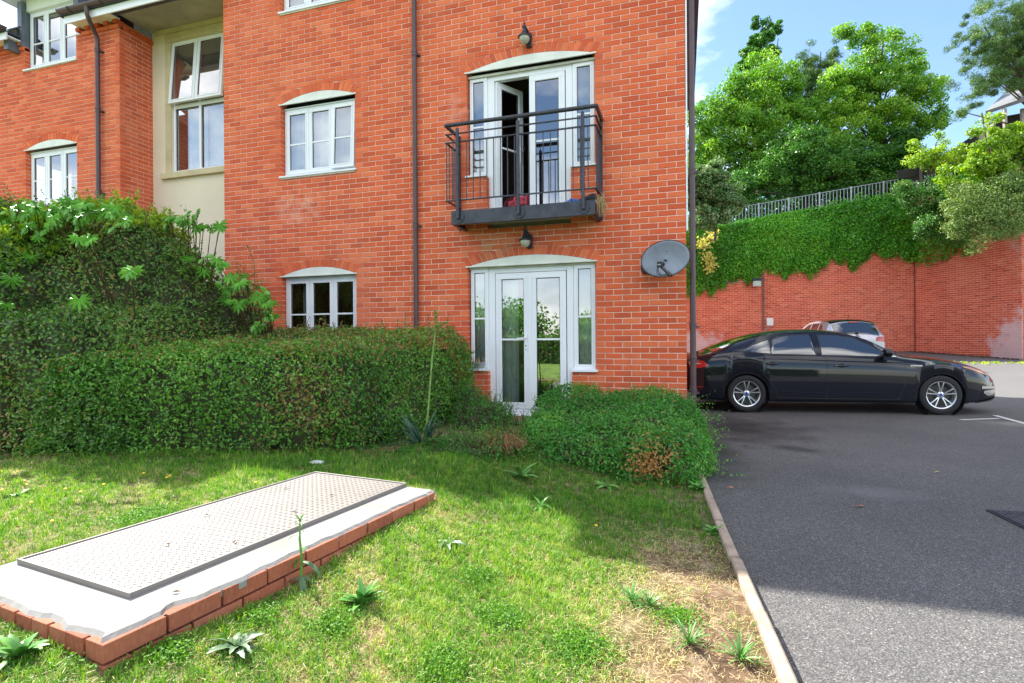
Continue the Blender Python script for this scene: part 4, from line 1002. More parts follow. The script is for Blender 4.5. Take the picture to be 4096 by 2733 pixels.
# tall reddish shoots
tw = MB(); LP, LN = [], []
for px_, py_ in ((40, 455), (250, 430), (262, 425), (345, 500), (370, 480), (425, 470), (225, 440), (540, 590), (570, 560), (560, 600), (590, 640), (645, 700)):
    top = onY(px_, py_, -1.2 if px_ > 500 else -1.6); b = top-np.array([.1*math.sin(px_), 0, .55]); m_ = (top+b)/2+np.array([.05, 0, 0]); tw.tube([b, m_, top], [.005, .004, .002], 4)
    for q in np.linspace(.25, 1, 16): LP.append(b+(top-b)*q+rng.normal(0, .022, 3)); LN.append(rng.normal(0, 1, 3))
part('shoot', tw, M_STEM, B)['kind'] = 'stuff'; foliage(B, np.array(LP), unit(np.array(LN)), .045, rng.uniform(.8, 1, len(LP)), M_HEDGED, 'sprig', True, flat=.2)

# low clipped bush at the corner of the block
C_ = thing('clipped_bush', 'low wide bright green bush in front of the patio doors at the wall corner', 'bush')
cs = planes([((0, -1, .14), (0, -2.42, -.5)), ((0, -.14, 1), (-.8, -1.2, -.14)), ((-1, -.1, .15), (-1.66, -1.5, -.4)), ((1, 0, .45), (.17, -1, -.42)), ((0, 1, 0), (0, -.16, 0)), ((0, 0, -1), (0, 0, -.8))], .13)
P, Nn, f = shell(cs, (-2.1, -2.9, -.70), (.45, -.1, .12), 5200, .11, 41, .07, 3.2)
k = (P[:, 2] > gz(P[:, 0], P[:, 1])); P, Nn = P[k], Nn[k]
def ctone(P):
    t = np.clip(tone_noise(P, 2.5, 12, .26)+.06, 0, .93); d = np.exp(-(((P[:, 0]+.32)/.16)**2+((P[:, 2]+.50)/.13)**2)); return np.where(rng.random(len(P)) < d*1.1+.012, 1., t)
foliage(C_, P, Nn, .034, ctone(P), M_BUSH, flat=.55)
SP, SN, tw = sprigs(P, Nn, 1500, .12, 8, .5); foliage(C_, SP, SN, .024, np.clip(ctone(SP)+.1, 0, 1), M_BUSH, 'sprig', flat=.2, aspect=.5); part('twig', tw, M_STEM, C_)['kind'] = 'stuff'
kk = P[:, 0] > .0; SP, SN, tw = sprigs(P[kk], unit(Nn[kk]+np.array([1.2, 0, 0])), 60, .34, 14, .1); foliage(C_, SP, SN, .024, np.clip(ctone(SP)+.2, 0, .93), M_BUSH, 'sprig', flat=.2, aspect=.5)
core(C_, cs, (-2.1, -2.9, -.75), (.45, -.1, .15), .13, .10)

# scrambling low shrubs between hedge and doors
def lowshrub(label, E, dens, size, mat, seed, spr=250, sl=.14, name='ground_shrub'):
    t = thing(name, label, 'shrub'); sd_ = ell(*E); c = np.array([e[0] for e in E]); r = np.array([e[1] for e in E]); lo = (c-r).min(0)-.15; hi = (c+r).max(0)+.15
    P, Nn, f = shell(sd_, lo, hi, dens, .11, seed, .07, 4); k = P[:, 2] > gz(P[:, 0], P[:, 1]); P, Nn = P[k], Nn[k]
    foliage(t, P, Nn, size, np.clip(tone_noise(P, 3, seed, .3)+.05, 0, .99), mat, flat=.35)
    SP, SN, tw = sprigs(P, Nn, spr, sl, 8, .8); foliage(t, SP, SN, size*.75, np.clip(tone_noise(SP, 3, seed, .3)+.15, 0, .99), mat, 'sprig', flat=.2, aspect=.45); part('twig', tw, M_STEM, t)['kind'] = 'stuff'
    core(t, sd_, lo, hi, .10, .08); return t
lowshrub('low spreading green shrub at the foot of the hedge end, left of the clipped bush', [((-2.0, -2.35, -.58), (.52, .38, .25)), ((-2.45, -2.6, -.60), (.25, .25, .16)), ((-1.62, -2.2, -.60), (.3, .3, .2))], 4200, .028, M_BUSH, 51)
lowshrub('loose weedy shrub between the hedge end and the patio doors', [((-2.35, -1.05, -.5), (.38, .45, .36)), ((-2.72, -.6, -.4), (.28, .4, .42))], 2600, .034, M_BUSH, 52, 350, .22)
lowshrub('low scruffy plants under the threshold of the patio doors', [((-2.0, -.75, -.68), (.75, .5, .24)), ((-1.75, -1.45, -.62), (.4, .45, .22))], 2600, .026, M_BUSH, 53, 350, .18)
# dead brown grass clump
mb = MB()
for i in range(260):
    a = rr.uniform(0, 6.28); r0 = rr.uniform(0, .10); x, y = -1.68+r0*math.cos(a), -2.30+r0*math.sin(a); l = rr.uniform(.12, .30); z = -.55+rr.uniform(0, .08)
    mb.tube([(x, y, z), (x+l*.3*math.cos(a), y+l*.3*math.sin(a), z+l*.6), (x+l*.8*math.cos(a), y+l*.8*math.sin(a), z+l*.35)], .0022, 3, False)
solo('dead_grass_clump', mb, plain('rust_dead_grass', (.22, .10, .045), .9, var=.4), 'rust brown dead grass clump against the left end of the clipped bush', 'dry grass')
# bramble stem reaching to the sill
mb = MB(); mb.tube([(-3.0, -.8, -.25), (-2.85, -.6, -.02), (-2.7, -.45, .12), (-2.62, -.35, .24)], [.006, .005, .004, .002], 5); br = thing('bramble', 'thin bramble shoot leaning towards the left door sill', 'bramble'); part('stem', mb, M_STEM, br)
q = rng.random(70); PP = np.stack([-3.0+.38*q, -.8+.45*q, -.25+.49*q], 1)+rng.normal(0, .035, (70, 3)); foliage(br, PP, unit(rng.normal(0, 1, (70, 3))), .045, rng.uniform(.3, 1, 70), M_HEDGE, flat=.1)

# ---------------------------------------------------------------- blades, rosettes, palmate leaves
def blade_mesh(L_, w, bend, name='leaf', seg=6, fold=.2, lobed=0.):
    mb = MB()
    for i in range(seg+1):
        q = i/seg; ww = w*math.sin(PI*min(1, q*.92+.08))**.8*(1+lobed*math.sin(i*PI)) if q < 1 else .001
        if lobed: ww *= (1+lobed*(1 if i % 2 else -1))
        x = L_*q*math.cos(bend*q); z = L_*q*math.sin(PI/2-0)*0+L_*(math.sin(q*PI*.5)*.0)+L_*q*math.sin(-bend*q)
        mb.v += [(x, -ww/2, z+fold*ww), (x, 0, z), (x, ww/2, z+fold*ww)]
    for i in range(seg):
        b = i*3; mb.f += [(b, b+3, b+4, b+1), (b+1, b+4, b+5, b+2)]
    return mb.mesh(name, True)
def rosette(name, label, cat, loc, n, L_, w, elev, mat, bend=.5, seed=0, group=None, lobed=0., spread=.25, partname='leaf'):
    t = thing(name, label, cat, loc, 0, group); r = random.Random(seed); ms = [blade_mesh(L_*s, w, bend, partname, 8 if lobed else 6, .2, lobed) for s in (.7, .85, 1.)]
    for i in range(n):
        az = i*2.399+r.uniform(-.3, .3); el = elev[0]+(elev[1]-elev[0])*r.random(); m = ms[i % 3]
        link(partname, m, mat, t, Matrix.Rotation(az, 4, 'Z') @ Matrix.Rotation(-el, 4, 'Y') @ Matrix.Rotation(r.uniform(-.5, .5), 4, 'X'))
    return t
y0 = np.array([-2.50, -2.25, -.56])
Y_ = rosette('yucca', 'blue green spiky yucca with one tall flower stalk in front of the hedge end', 'yucca', y0, 46, .48, .038, (.15, 1.35), M_YUCCA, .25, 5)
tp = onY(1000, 712, -2.0)-y0; mb = MB(); st = [(0, 0, 0), (tp[0]*.25+.01, tp[1]*.3, tp[2]*.3), (tp[0]*.6, tp[1]*.7, tp[2]*.65), (tp[0]*.92, tp[1], tp[2]*.88), tuple(tp)]
mb.tube(st, [.012, .010, .009, .006, .003], 8); mb.tube([st[3], (st[3][0]+.05, st[3][1], st[3][2]+.05), (st[3][0]+.12, st[3][1], st[3][2]+.04)], [.004, .003, .002], 5); mb.tube([st[3], (st[3][0]-.04, st[3][1], st[3][2]+.10)], [.004, .002], 5)
part('flower_stalk', mb, plain('green_stalk', (.16, .26, .05), .5, var=.4, nscale=20), Y_, True)
q = rng.random(150); s3 = np.array(st[3]); PP = np.where(rng.random((150, 1)) < .6, s3+(tp-s3)*q[:, None]*1.0, s3+np.array([.12, 0, .04])*q[:, None]*1.)+rng.normal(0, .008, (150, 3)); foliage(Y_, PP, unit(rng.normal(0, 1, (150, 3))), .025, rng.uniform(.5, 1, 150), M_HEDGED, 'seed_pods', True, flat=.1)
Q2 = np.array(st[1])+(np.array(st[3])-np.array(st[1]))*rng.random((40, 1))+rng.normal(0, .006, (40, 3)); foliage(Y_, Q2, unit(rng.normal(0, 1, (40, 3))), .035, rng.uniform(.4, .9, 40), M_HEDGED, 'bract', True, flat=.1, aspect=.3)
def gp(px_, py_): p = ground_hit(px_, py_); return (float(p[0]), float(p[1]), float(gz(p[0], p[1])))
rosette('dock_plant', 'dark green dock clump of upright broad leaves standing in the sunlit lawn', 'weed', gp(832, 1392), 40, .125, .030, (.35, 1.3), M_WEED, .35, 2)
rosette('thistle_plant', 'pale grey green thistle rosette in the lawn near the brick plinth corner', 'weed', gp(545, 1490), 18, .12, .030, (.15, .9), M_WEEDP, .5, 3, lobed=.22)
rosette('thistle_plant', 'flat grey green thistle rosette in the sunlit lawn right of the plinth', 'weed', gp(1030, 1250), 18, .12, .026, (.1, .7), M_WEEDP, .5, 4, lobed=.25)
rosette('dock_plant', 'bright green dock with long leaves at the foot of the clipped bush', 'weed', gp(1195, 1098), 13, .20, .042, (.4, 1.3), M_WEED, .4, 6)
rosette('thistle_plant', 'jagged thistle leaves in the shaded grass under the clipped bush', 'weed', gp(1390, 1118), 12, .14, .026, (.15, .9), M_WEED, .5, 7, lobed=.25)
rosette('weed_plant', 'leafy green weed at the far left corner of the brick plinth', 'weed', gp(45, 1510), 26, .12, .032, (.2, 1.2), M_WEED, .4, 8, lobed=.15)
rosette('weed_plant', 'low weed in the shade at the left edge of the lawn', 'weed', gp(40, 1140), 22, .15, .022, (.1, .7), M_WEED, .4, 9, lobed=.2)
rosette('weed_plant', 'small weed in the shaded lawn below the clipped bush', 'weed', gp(1240, 1165), 10, .12, .022, (.3, 1.2), M_WEED, .5, 10, lobed=.2)
rosette('weed_plant', 'green weed beside the kerb in bare soil', 'weed', gp(1600, 1125), 22, .11, .03, (.2, 1.2), M_WEED, .4, 11, lobed=.15)
rosette('weed_plant', 'small leafy weed between the lawn and the kerb halfway down', 'weed', gp(1640, 1230), 16, .10, .022, (.3, 1.3), M_WEED, .4, 12, lobed=.15)
for i, (a, b) in enumerate(((1490, 1395), (1580, 1480), (1700, 1530), (1450, 1385))):
    rosette('grass_tuft', ('thin grass tuft in the sunlit lawn left of the dry patch', 'bright grass tuft beside the dry bare patch', 'bright grass tuft by the kerb at the bottom edge', 'second thin grass tuft left of the dry patch')[i], 'grass tuft', gp(a, b), 40, .12, .006, (.5, 1.4), M_WEED, .4, 20+i, partname='blade')
# tall thistle shoot beside the plinth
tb = np.array(gp(690, 1345)); T_ = thing('thistle_shoot', 'upright leafy thistle shoot leaning on the right side of the plinth', 'weed', tb)
tt = (0, -.0, .30); mb = MB(); mb.tube([(0, 0, 0), (.008, 0, .12), (-.004, 0, .22), tt], [.007, .006, .005, .003], 8); part('stem', mb, M_WEED, T_, True)
bm_ = [blade_mesh(.13, .030, .7, 'leaf', 6), blade_mesh(.075, .018, .5, 'leaf', 6), blade_mesh(.045, .013, .3, 'leaf', 6)]
for i, (az, z, el, m) in enumerate(((2.9, .13, -.5, 1), (.1, .11, .1, 0), (3.4, .03, .1, 0), (.4, .04, -.2, 0), (1.6, .16, .3, 1), (3.2, .235, .1, 1), (.3, .25, .3, 2), (2.2, .27, .7, 2), (4.1, .28, .9, 2), (5.2, .295, .9, 2), (1.2, .30, 1.2, 2), (3.3, .30, 1.1, 2), (5.6, .05, -.4, 0))):
    link('leaf', bm_[m], M_WEEDP if m == 0 else M_WEED, T_, Matrix.Translation((0, 0, z)) @ Matrix.Rotation(az, 4, 'Z') @ Matrix.Rotation(-el, 4, 'Y'))
# small creeping weed on the plinth edge
# fatsia plants
def palm_mesh(R, n=8):
    mb = MB(); mb.v.append((0, 0, 0))
    for i in range(n):
        a = -2.35+4.7*i/(n-1); rr_ = R*(1-.22*abs(a)/2.35); w = .17; da = 2.35/(n-1)
        c, s = math.cos(a), math.sin(a); nx_, ny_ = -s, c; b = len(mb.v)
        mb.v += [(R*.30*math.cos(a-da), R*.30*math.sin(a-da), .0), (rr_*.62*c-nx_*R*w*.62, rr_*.62*s-ny_*R*w*.62, -.02), (rr_*c, rr_*s, -.14*R), (rr_*.62*c+nx_*R*w*.62, rr_*.62*s+ny_*R*w*.62, -.02), (R*.30*math.cos(a+da), R*.30*math.sin(a+da), 0), (rr_*.6*c, rr_*.6*s, .012)]
        mb.f += [(0, b, b+1, b+5), (b+1, b+2, b+5), (b+2, b+3, b+5), (0, b+5, b+3, b+4)]
    return mb.mesh('leaf', True)
PM = [palm_mesh(.085), palm_mesh(.105, 9), palm_mesh(.13, 9)]
def fatsia(label, base, tips, mat, seed):
    t = thing('fatsia', label, 'fatsia shrub', base, 0); r = random.Random(seed); st = MB(); b0 = Vector(base)
    for i, tp_ in enumerate(tips):
        v = Vector(tp_)-b0; m = v*.5+Vector((r.uniform(-.1, .1), .1, .1)); st.tube([(r.uniform(-.05, .05), 0, 0), m, v], [.012, .008, .004], 5)
        az = math.atan2(-1.0, r.uniform(-.9, 1.4)) if r.random() < .7 else r.uniform(-PI, PI); tilt = r.uniform(.65, 1.3)
        link('leaf', PM[i % 3], mat, t, Matrix.Translation(v) @ Matrix.Rotation(az, 4, 'Z') @ Matrix.Rotation(tilt, 4, 'Y') @ Matrix.Rotation(r.uniform(-.4, .4), 4, 'X'))
    part('stem', st, M_STEM, t, True)
def tips(pts, Y, n, jx, seed):
    r = random.Random(seed); out = []
    for i in range(n):
        px_, py_ = pts[i % len(pts)]; out.append(tuple(onY(px_+r.gauss(0, jx), py_+r.gauss(0, jx*.7), Y+r.uniform(-.15, .15))))
    return out
fatsia('glossy green fatsia with hand shaped leaves beside the ground floor window', (-5.6, -1.0, -.4), tips([(615, 715), (600, 680), (560, 660), (540, 630), (585, 745), (620, 700), (500, 620), (575, 700), (545, 690), (520, 655)], -1.9, 34, 11, 1), M_FATSIA, 1)
fatsia('green fatsia stems reaching up in front of the cream render wall', (-6.8, -1.2, .3), tips([(420, 505), (490, 515), (455, 525), (440, 495), (400, 500), (475, 595), (440, 590), (500, 610), (425, 610), (315, 620)], -1.9, 26, 9, 2), M_FATSIA, 2)
fatsia('sunlit lime green fatsia along the top left of the overgrown shrub', (-9.0, -1.6, 1.0), tips([(10, 500), (50, 490), (90, 480), (140, 470), (180, 478), (230, 480), (30, 540), (80, 520), (130, 505), (200, 500), (20, 600), (270, 500), (160, 490), (60, 560)], -2.95, 70, 16, 3), M_FATSIAL, 3)
fatsia('few lime fatsia leaves poking through the dark shrub face', (-7.0, -2.0, .3), tips([(210, 550), (300, 620), (175, 690), (120, 495), (180, 545), (20, 640), (15, 700)], -3.6, 9, 4, 4), M_FATSIAL, 4)

# ---------------------------------------------------------------- lawn grass
def slab_local(x, y):
    dx, dy = x+1.906, y+5.819; return dx*.991+dy*-.131, dx*.131+dy*.991
def grass():
    nt_ = 330000; tx, ty = rng.uniform(-8.5, .34, nt_), rng.uniform(-6.9, -1.7, nt_); td = np.hypot(tx-CAM[0], ty-CAM[1]); tf_ = (tx-CAM[0])*fw[0]+(ty-CAM[1])*fw[1]; tl_ = (tx-CAM[0])*RT[0]+(ty-CAM[1])*RT[1]
    kk_ = (tf_ > 1.2) & (np.abs(tl_) < tf_*1.1+.4) & (rng.random(nt_) < np.minimum(1, (2.6/td)**1.5)*.55); tx, ty = tx[kk_], ty[kk_]; nb = 9
    ttone = np.repeat(rng.normal(0, .13, len(tx)), nb); th = np.repeat(rng.uniform(.6, 1.45, len(tx))**1.2, nb); n = len(tx)*nb; sp_ = rng.normal(0, .0085, (2, n)); x = np.repeat(tx, nb)+sp_[0]; y = np.repeat(ty, nb)+sp_[1]
    d = np.hypot(x-CAM[0], y-CAM[1]); fwd = (x-CAM[0])*fw[0]+(y-CAM[1])*fw[1]; lat = (x-CAM[0])*RT[0]+(y-CAM[1])*RT[1]
    keep = fwd > 1.2
    lx, ly = slab_local(x, y); keep &= ~((lx > -1.16) & (lx < .015) & (ly > -.01) & (ly < 2.06))
    keep &= (x < kx(y)-.03)
    front = -2.92+(x+3.2)*.326; keep &= (y < np.where(x < -2.6, front+.12, -2.15))
    P = np.stack([x, y, np.zeros(n)], 1)[keep]; x, y, d, ttone, th = x[keep], y[keep], d[keep], ttone[keep], th[keep]; sp_ = sp_[:, keep]; n = len(x)
    patch = wn(P, 1.5, 61)*.6+wn(P, 5, 62)*.5; fine = wn(P, 16, 63)
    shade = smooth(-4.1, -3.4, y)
    kerbdry = .85*smooth(-.50, -.02, x)*smooth(-3.3, -4.0, y); bare = np.clip(kerbdry*1.0+.6*smooth(-.75, -.1, x)*np.exp(-((y+4.75)/.45)**2)+.4*smooth(-.5, .1, x), 0, 1)
    pk = rng.random(n); k2 = pk > (bare*.85+.6*np.clip((wn(P, 7, 64)+wn(P, 14, 65)*.7+patch*.4-.45)*2, 0, 1)*(1-shade*.7)+.35*smooth(-3.1, -2.75, y)*(x > -5)*.6); 
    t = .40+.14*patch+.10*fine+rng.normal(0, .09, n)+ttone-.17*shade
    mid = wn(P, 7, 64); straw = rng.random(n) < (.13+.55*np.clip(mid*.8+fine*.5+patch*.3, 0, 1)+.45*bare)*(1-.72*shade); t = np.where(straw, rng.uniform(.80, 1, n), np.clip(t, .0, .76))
    sp_ = sp_[:, k2]; P, x, y, d, t, shade, patch, straw, th = P[k2], x[k2], y[k2], d[k2], t[k2], shade[k2], patch[k2], straw[k2], th[k2]; n = len(x)
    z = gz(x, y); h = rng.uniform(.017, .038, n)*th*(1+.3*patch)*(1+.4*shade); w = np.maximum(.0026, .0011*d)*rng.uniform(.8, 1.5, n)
    az = np.arctan2(sp_[1], sp_[0])+rng.normal(0, .5, n); lean = np.clip(np.hypot(sp_[0], sp_[1])/.011*.6+rng.normal(0, .22, n), 0, 1.3); lean = np.where(straw, rng.uniform(.3, 1.35, n), lean); h = np.where(straw, h*.8, h); w = np.where(straw, w*.75, w); fx, fy = np.cos(az), np.sin(az); sx, sy = -fy, fx
    b = np.stack([x, y, z-.004], 1); S = np.stack([sx, sy, 0*x], 1)*w[:, None]*.5; D = np.stack([fx, fy, 0*x], 1)
    m = b+D*(h*np.sin(lean)*.42)[:, None]; m[:, 2] += h*np.cos(lean*.7)*.55; tip = b+D*(h*np.sin(lean)*1.2)[:, None]; tip[:, 2] += h*np.cos(lean)
    near = d < 3.4
    Tn = np.stack([np.stack([b-S, b+S, m+S*.8], 1), np.stack([b-S, m+S*.8, m-S*.8], 1), np.stack([m-S*.8, m+S*.8, tip], 1)], 1)[near].reshape(-1, 3, 3)
    Tf = np.stack([b-S, b+S, tip], 1)[~near]
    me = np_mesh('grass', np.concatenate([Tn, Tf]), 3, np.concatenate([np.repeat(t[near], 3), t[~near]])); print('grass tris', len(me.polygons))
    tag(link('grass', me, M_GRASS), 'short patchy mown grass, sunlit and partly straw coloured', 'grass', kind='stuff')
grass()
# clover like mats
def mats():
    P, S = [], []
    for px_, py_, r in ((250, 1490, .12), (1330, 1490, .14), (1150, 1420, .12), (620, 1150, .2), (880, 1180, .2), (1100, 1330, .1), (1480, 1160, .14), (340, 1190, .2), (760, 1440, .12), (1020, 1530, .12), (1550, 1420, .1), (380, 1500, .1), (740, 1240, .05), (600, 1420, .08)):
        c = np.array(gp(px_, py_)); n = int(3600*r*r/.02/2.2); q = c+rng.normal(0, r*.5, (n, 3))*np.array([1, 1, 0]); q[:, 2] = gz(q[:, 0], q[:, 1])+rng.uniform(.008, .035, n); P.append(q)
    P = np.concatenate(P); lx, ly = slab_local(P[:, 0], P[:, 1]); P = P[~((lx > -1.16) & (lx < .015) & (ly > -.01) & (ly < 2.06))]
    me = np_mesh('clover', leaves(P, np.tile([0, 0, 1.], (len(P), 1)), .012, .8, .6), 3, np.repeat(rng.uniform(.1, .5, len(P)), 2)); tag(link('clover', me, M_GRASS), 'mats of small round leaved weeds among the grass', 'clover', kind='stuff')
    # straw litter on the dry patch and cuttings over the lawn
    n = 9000; x = np.where(rng.random(n) < .62, rng.normal(-.15, .22, n), rng.uniform(-3, 0, n)); y = np.where(x > -.6, rng.uniform(-6.2, -3.4, n), rng.uniform(-6, -3.8, n)); k = x < kx(y)-.03; x, y = x[k], y[k]; n = len(x)
    lx, ly = slab_local(x, y); k = ~((lx > -1.16) & (lx < .015) & (ly > -.01) & (ly < 2.06)); x, y = x[k], y[k]; n = len(x)
    c = np.stack([x, y, gz(x, y)+rng.uniform(.004, .02, n)], 1); a = rng.uniform(0, 2*PI, n); l = rng.uniform(.012, .036, n)[:, None]; D = np.stack([np.cos(a), np.sin(a), rng.normal(0, .15, n)], 1); S = np.stack([-np.sin(a), np.cos(a), 0*a], 1)*.0009
    Q = np.stack([c-D*l*.5-S, c-D*l*.5+S, c+D*l*.5+S, c+D*l*.5-S], 1); me = np_mesh('straw', Q, 4, rng.uniform(.8, 1, n)); tag(link('straw', me, M_GRASS), 'dry straw and cut grass lying on the lawn', 'straw', kind='stuff')
mats()
# bark mulch along the hedge foot
def chips():
    n = 2600; x = rng.uniform(-6, 0, n); fr_ = np.where(x < -2.6, -2.92+(x+3.2)*.326, -2.3); y = fr_+rng.uniform(-.14, .25, n); z = gz(x, y)+rng.uniform(.002, .02, n); P = np.stack([x, y, z], 1)
    me = np_mesh('mulch', leaves(P, np.tile([0, 0, 1.], (n, 1)), .03, .4, .7), 3); tag(link('mulch', me, plain('bark_mulch', (.14, .07, .04), .9, var=.5, nscale=30)), 'brown bark chips and dead leaves along the foot of the hedge', 'mulch', kind='stuff')
chips()
# dandelions
dm = MB(); dm.lathe([(0, .052), (.008, .050), (.011, .044), (.004, .040)], 10); fm = dm.mesh('flower_head'); sm_ = MB(); sm_.tube([(0, 0, 0), (.003, 0, .042)], .0014, 4); smm = sm_.mesh('stem'); MY = plain('dandelion_yellow', (.75, .52, .02), .6, var=.1)
DL = ['at the far left edge of the lawn', 'in the shaded grass left of the plinth', 'just behind the left end of the plinth', 'close to the foot of the overgrown shrub', 'in the shaded grass near the hedge', 'in the sunlit strip on the left']
DLAB = ['upper one of two close dandelions near the left edge of the shaded lawn', 'lower one of two close dandelions near the left edge of the shaded lawn', 'dandelion in the shaded lawn midway between the left edge and the plinth',
 'dandelion just above and left of the one midway to the plinth', 'dandelion at the foot of the overgrown shrub, farthest up the lawn', 'left one of the pair of dandelions close to the hedge foot', 'right one of the pair of dandelions close to the hedge foot', 'dandelion in the shade directly left of the far end of the plinth',
 'dandelion in the sunlit strip left of the plinth', 'dandelion alone at the edge of the shade on the left', 'dandelion in the shade with a wide gap to all its neighbours', 'dandelion cut by the left picture edge', 'lone dandelion in the open lawn between plinth and kerb']
for i, (a, b) in enumerate(((57, 1118), (62, 1127), (185, 1145), (150, 1138), (330, 1100), (383, 1110), (390, 1106), (587, 1122), (120, 1215), (72, 1170), (238, 1127), (5, 1140), (1368, 1222))):
    t = thing('dandelion', DLAB[i], 'flower', gp(a, b), i, 'dandelions in the lawn'); link('flower_head', fm, MY, t); link('stem', smm, M_WEED, t)
# bits on the ground
mb = MB(); mb.lathe([(0, .02), (.05, .018), (.062, .008), (.06, 0)], 20); o = solo('white_lid', mb, M_WHITE, 'white round plastic lid lying on the mulch at the hedge foot', 'lid', smooth_=True); o.location = gp(727, 1064)
for i, (a, b, l) in enumerate(((1420, 1165, 'curled orange dead leaf in the shaded grass'), (1490, 1150, 'brown dead leaf in the grass beside the clipped bush'), (1675, 1128, 'brown leaf near the kerb'),)):
    q = MB(); q.add([(-.03, 0, .004), (-.01, -.018, .014), (.02, -.012, .008), (.035, .004, .002), (.012, .016, .018), (-.012, .014, .006)], [(0, 1, 4, 5), (1, 2, 3, 4)]); o = solo('fallen_leaf', q, plain('rust_leaf', (.35, .13, .05), .8), l, 'leaf'); o.location = gp(a, b)
for i, (a, b, l) in enumerate(((1710, 1022, 'dark curled leaf on the tarmac near the corner bush'), (1973, 1163, 'brown leaf lying in the middle of the tarmac'), (2150, 1085, 'small straw coloured leaf on the tarmac at the right'),)):
    p = onY(a, b, 0); p = ray(a, b); t_ = (-.715-CAM[2])/p[2]; p = CAM+p*t_
    q = MB(); q.add([(-.045, 0, .002), (-.01, -.014, .012), (.03, -.010, .006), (.045, .004, .002), (.012, .012, .016), (-.012, .012, .004)], [(0, 1, 4, 5), (1, 2, 3, 4)]); o = solo('fallen_leaf', q, (M_STEM, plain('rust_leaf_b', (.25, .11, .06), .8), M_STRAW)[i], l, 'leaf'); o.location = p; o.rotation_euler = (0, 0, .3*i)

# ================================================================ CAR PARK DETAIL
def onT(px_, py_, z=-.72): d = ray(px_, py_); return CAM+d*(z-CAM[2])/d[2]
def strip(name, a, b, w):
    a, b = Vector(a), Vector(b); d = (b-a).normalized(); s = Vector((-d.y, d.x, 0))*w/2; mb = MB(); mb.add([a-s, b-s, b+s, a+s], [(0, 1, 2, 3)])
    mb.v = [(x, y, float(tz(y))+.004) for x, y, z in mb.v]; return mb
mk = thing('parking_lines', 'worn white painted bay lines meeting at a corner on the tarmac', 'road marking'); tag(mk, kind='structure'); del mk['category']
part('line', strip('l', onT(2204, 964), onT(2292, 961), .07), M_LINE, mk)
m2 = strip('l', onT(2283, 954.5), onT(2420, 992), .08); m2.v = [(x, y, z+.004) for x, y, z in m2.v]; part('line', m2, M_LINE, mk)
MC = thing('manhole_cover', 'grey cast iron manhole cover with raised pattern at the right edge of the tarmac', 'manhole cover', (2.057, -2.317, -.716), math.radians(5))
mb = MB(); ring_2 = MB(); mb.box(0, .66, -.62, 0, -.02, .004); part('frame', mb, M_RUBBER, MC)
mb = MB(); mb.box(.02, .64, -.60, -.02, -.01, .009); part('cover_plate', mb, M_IRON, MC)
tr = MB()
for i in range(15):
    for j in range(14):
        x, y = .05+i*.04, -.05-j*.04; a = PI/4 if (i+j) % 2 else -PI/4; dx, dy = .013*math.cos(a), .013*math.sin(a); tr.bar((x-dx, y-dy, .0105), (x+dx, y+dy, .0105), .007, .003)
part('tread_pattern', tr, M_IRON, MC)

# ---------------------------------------------------------------- retaining wall
RW = thing('retaining_wall', 'tall red brick retaining wall behind the car park, stained white at its foot', 'wall')
wl = link('wall', None, None, RW)
e1 = (8.45, .40+.0); TOP1 = lambda x: 5.05+.125*(x-.5)
def dripz(x):   # lower edge of the ivy
    pts = [(-3, 2.7), (.4, 2.55), (.9, 2.7), (1.1, 2.35), (1.4, 2.8), (1.9, 3.05), (2.4, 3.1), (2.9, 2.85), (3.0, 3.3), (3.4, 3.5), (3.9, 3.05), (4.4, 3.45), (4.8, 3.1), (5.2, 3.35), (5.6, 3.9), (5.9, 3.55), (6.3, 3.3), (6.7, 3.7), (7.1, 3.95), (7.4, 3.6), (7.8, 4.0), (8.2, 3.55), (8.6, 3.5), (9.0, 3.45), (9.3, 3.5), (9.6, 3.6), (9.7, 4.3), (9.9, 4.7), (10.5, 5.0)]
    return np.interp(x, [p[0] for p in pts], [p[1] for p in pts])
O1 = Vector((-3.0, 16.93, 0)); E1 = Vector((11.45, .57, 0)); L1 = E1.length; O2 = Vector((8.45, 17.5, 0)); E2 = Vector((1.85, -3.1, 0)); L2 = E2.length
brickwork(wl, O2, (E2.x, E2.y), -.09, L2, -9, 78, [], M_RB1, M_RBJ, M_RMORTAR, 170, keepz=lambda u, z: z < dripz(8.45+u*.512)+.5)
w2 = link('wall', None, None, RW)
brickwork(w2, O1, (E1.x, E1.y), 2.5, L1+.2, -5, 58, [], M_RB1, M_RBJ, M_RMORTAR, 130, keepz=lambda u, z: z < dripz(u-3.0)+.4)
mb = MB()
P0, P1, P2, P3_ = O1, O2, O2+E2, O2+E2+Vector((6, 1.5, 0))
def wallbox(a, b, t, z0, za, zb):
    d = (b-a).normalized(); n_ = Vector((-d.y, d.x, 0)); o1 = n_*.125; o2 = n_*t
    mb.add([(*(a+o1).xy, z0), (*(b+o1).xy, z0), (*(b+o2).xy, z0), (*(a+o2).xy, z0), (*(a+o1).xy, za), (*(b+o1).xy, zb), (*(b+o2).xy, zb), (*(a+o2).xy, za)], [(0, 3, 2, 1), (4, 5, 6, 7), (0, 1, 5, 4), (1, 2, 6, 5), (2, 3, 7, 6), (3, 0, 4, 7)])
wallbox(P0, P1, .45, -1, TOP1(-3), TOP1(8.45)); wallbox(P1, P2, .45, -1, TOP1(8.45), TOP1(8.45)-.1)
part('wall_core', mb, M_RMORTAR, RW)
mb = MB(); mb.bar((8.438, 17.478, -.2), (8.438, 17.478, 6.0), .022, .03, up=(1, 0, 0)); part('corner_shade_line', mb, plain('corner_shade_tone', (.22, .07, .045), .8), RW)  # added dark strip that draws the shaded line of the inner wall corner
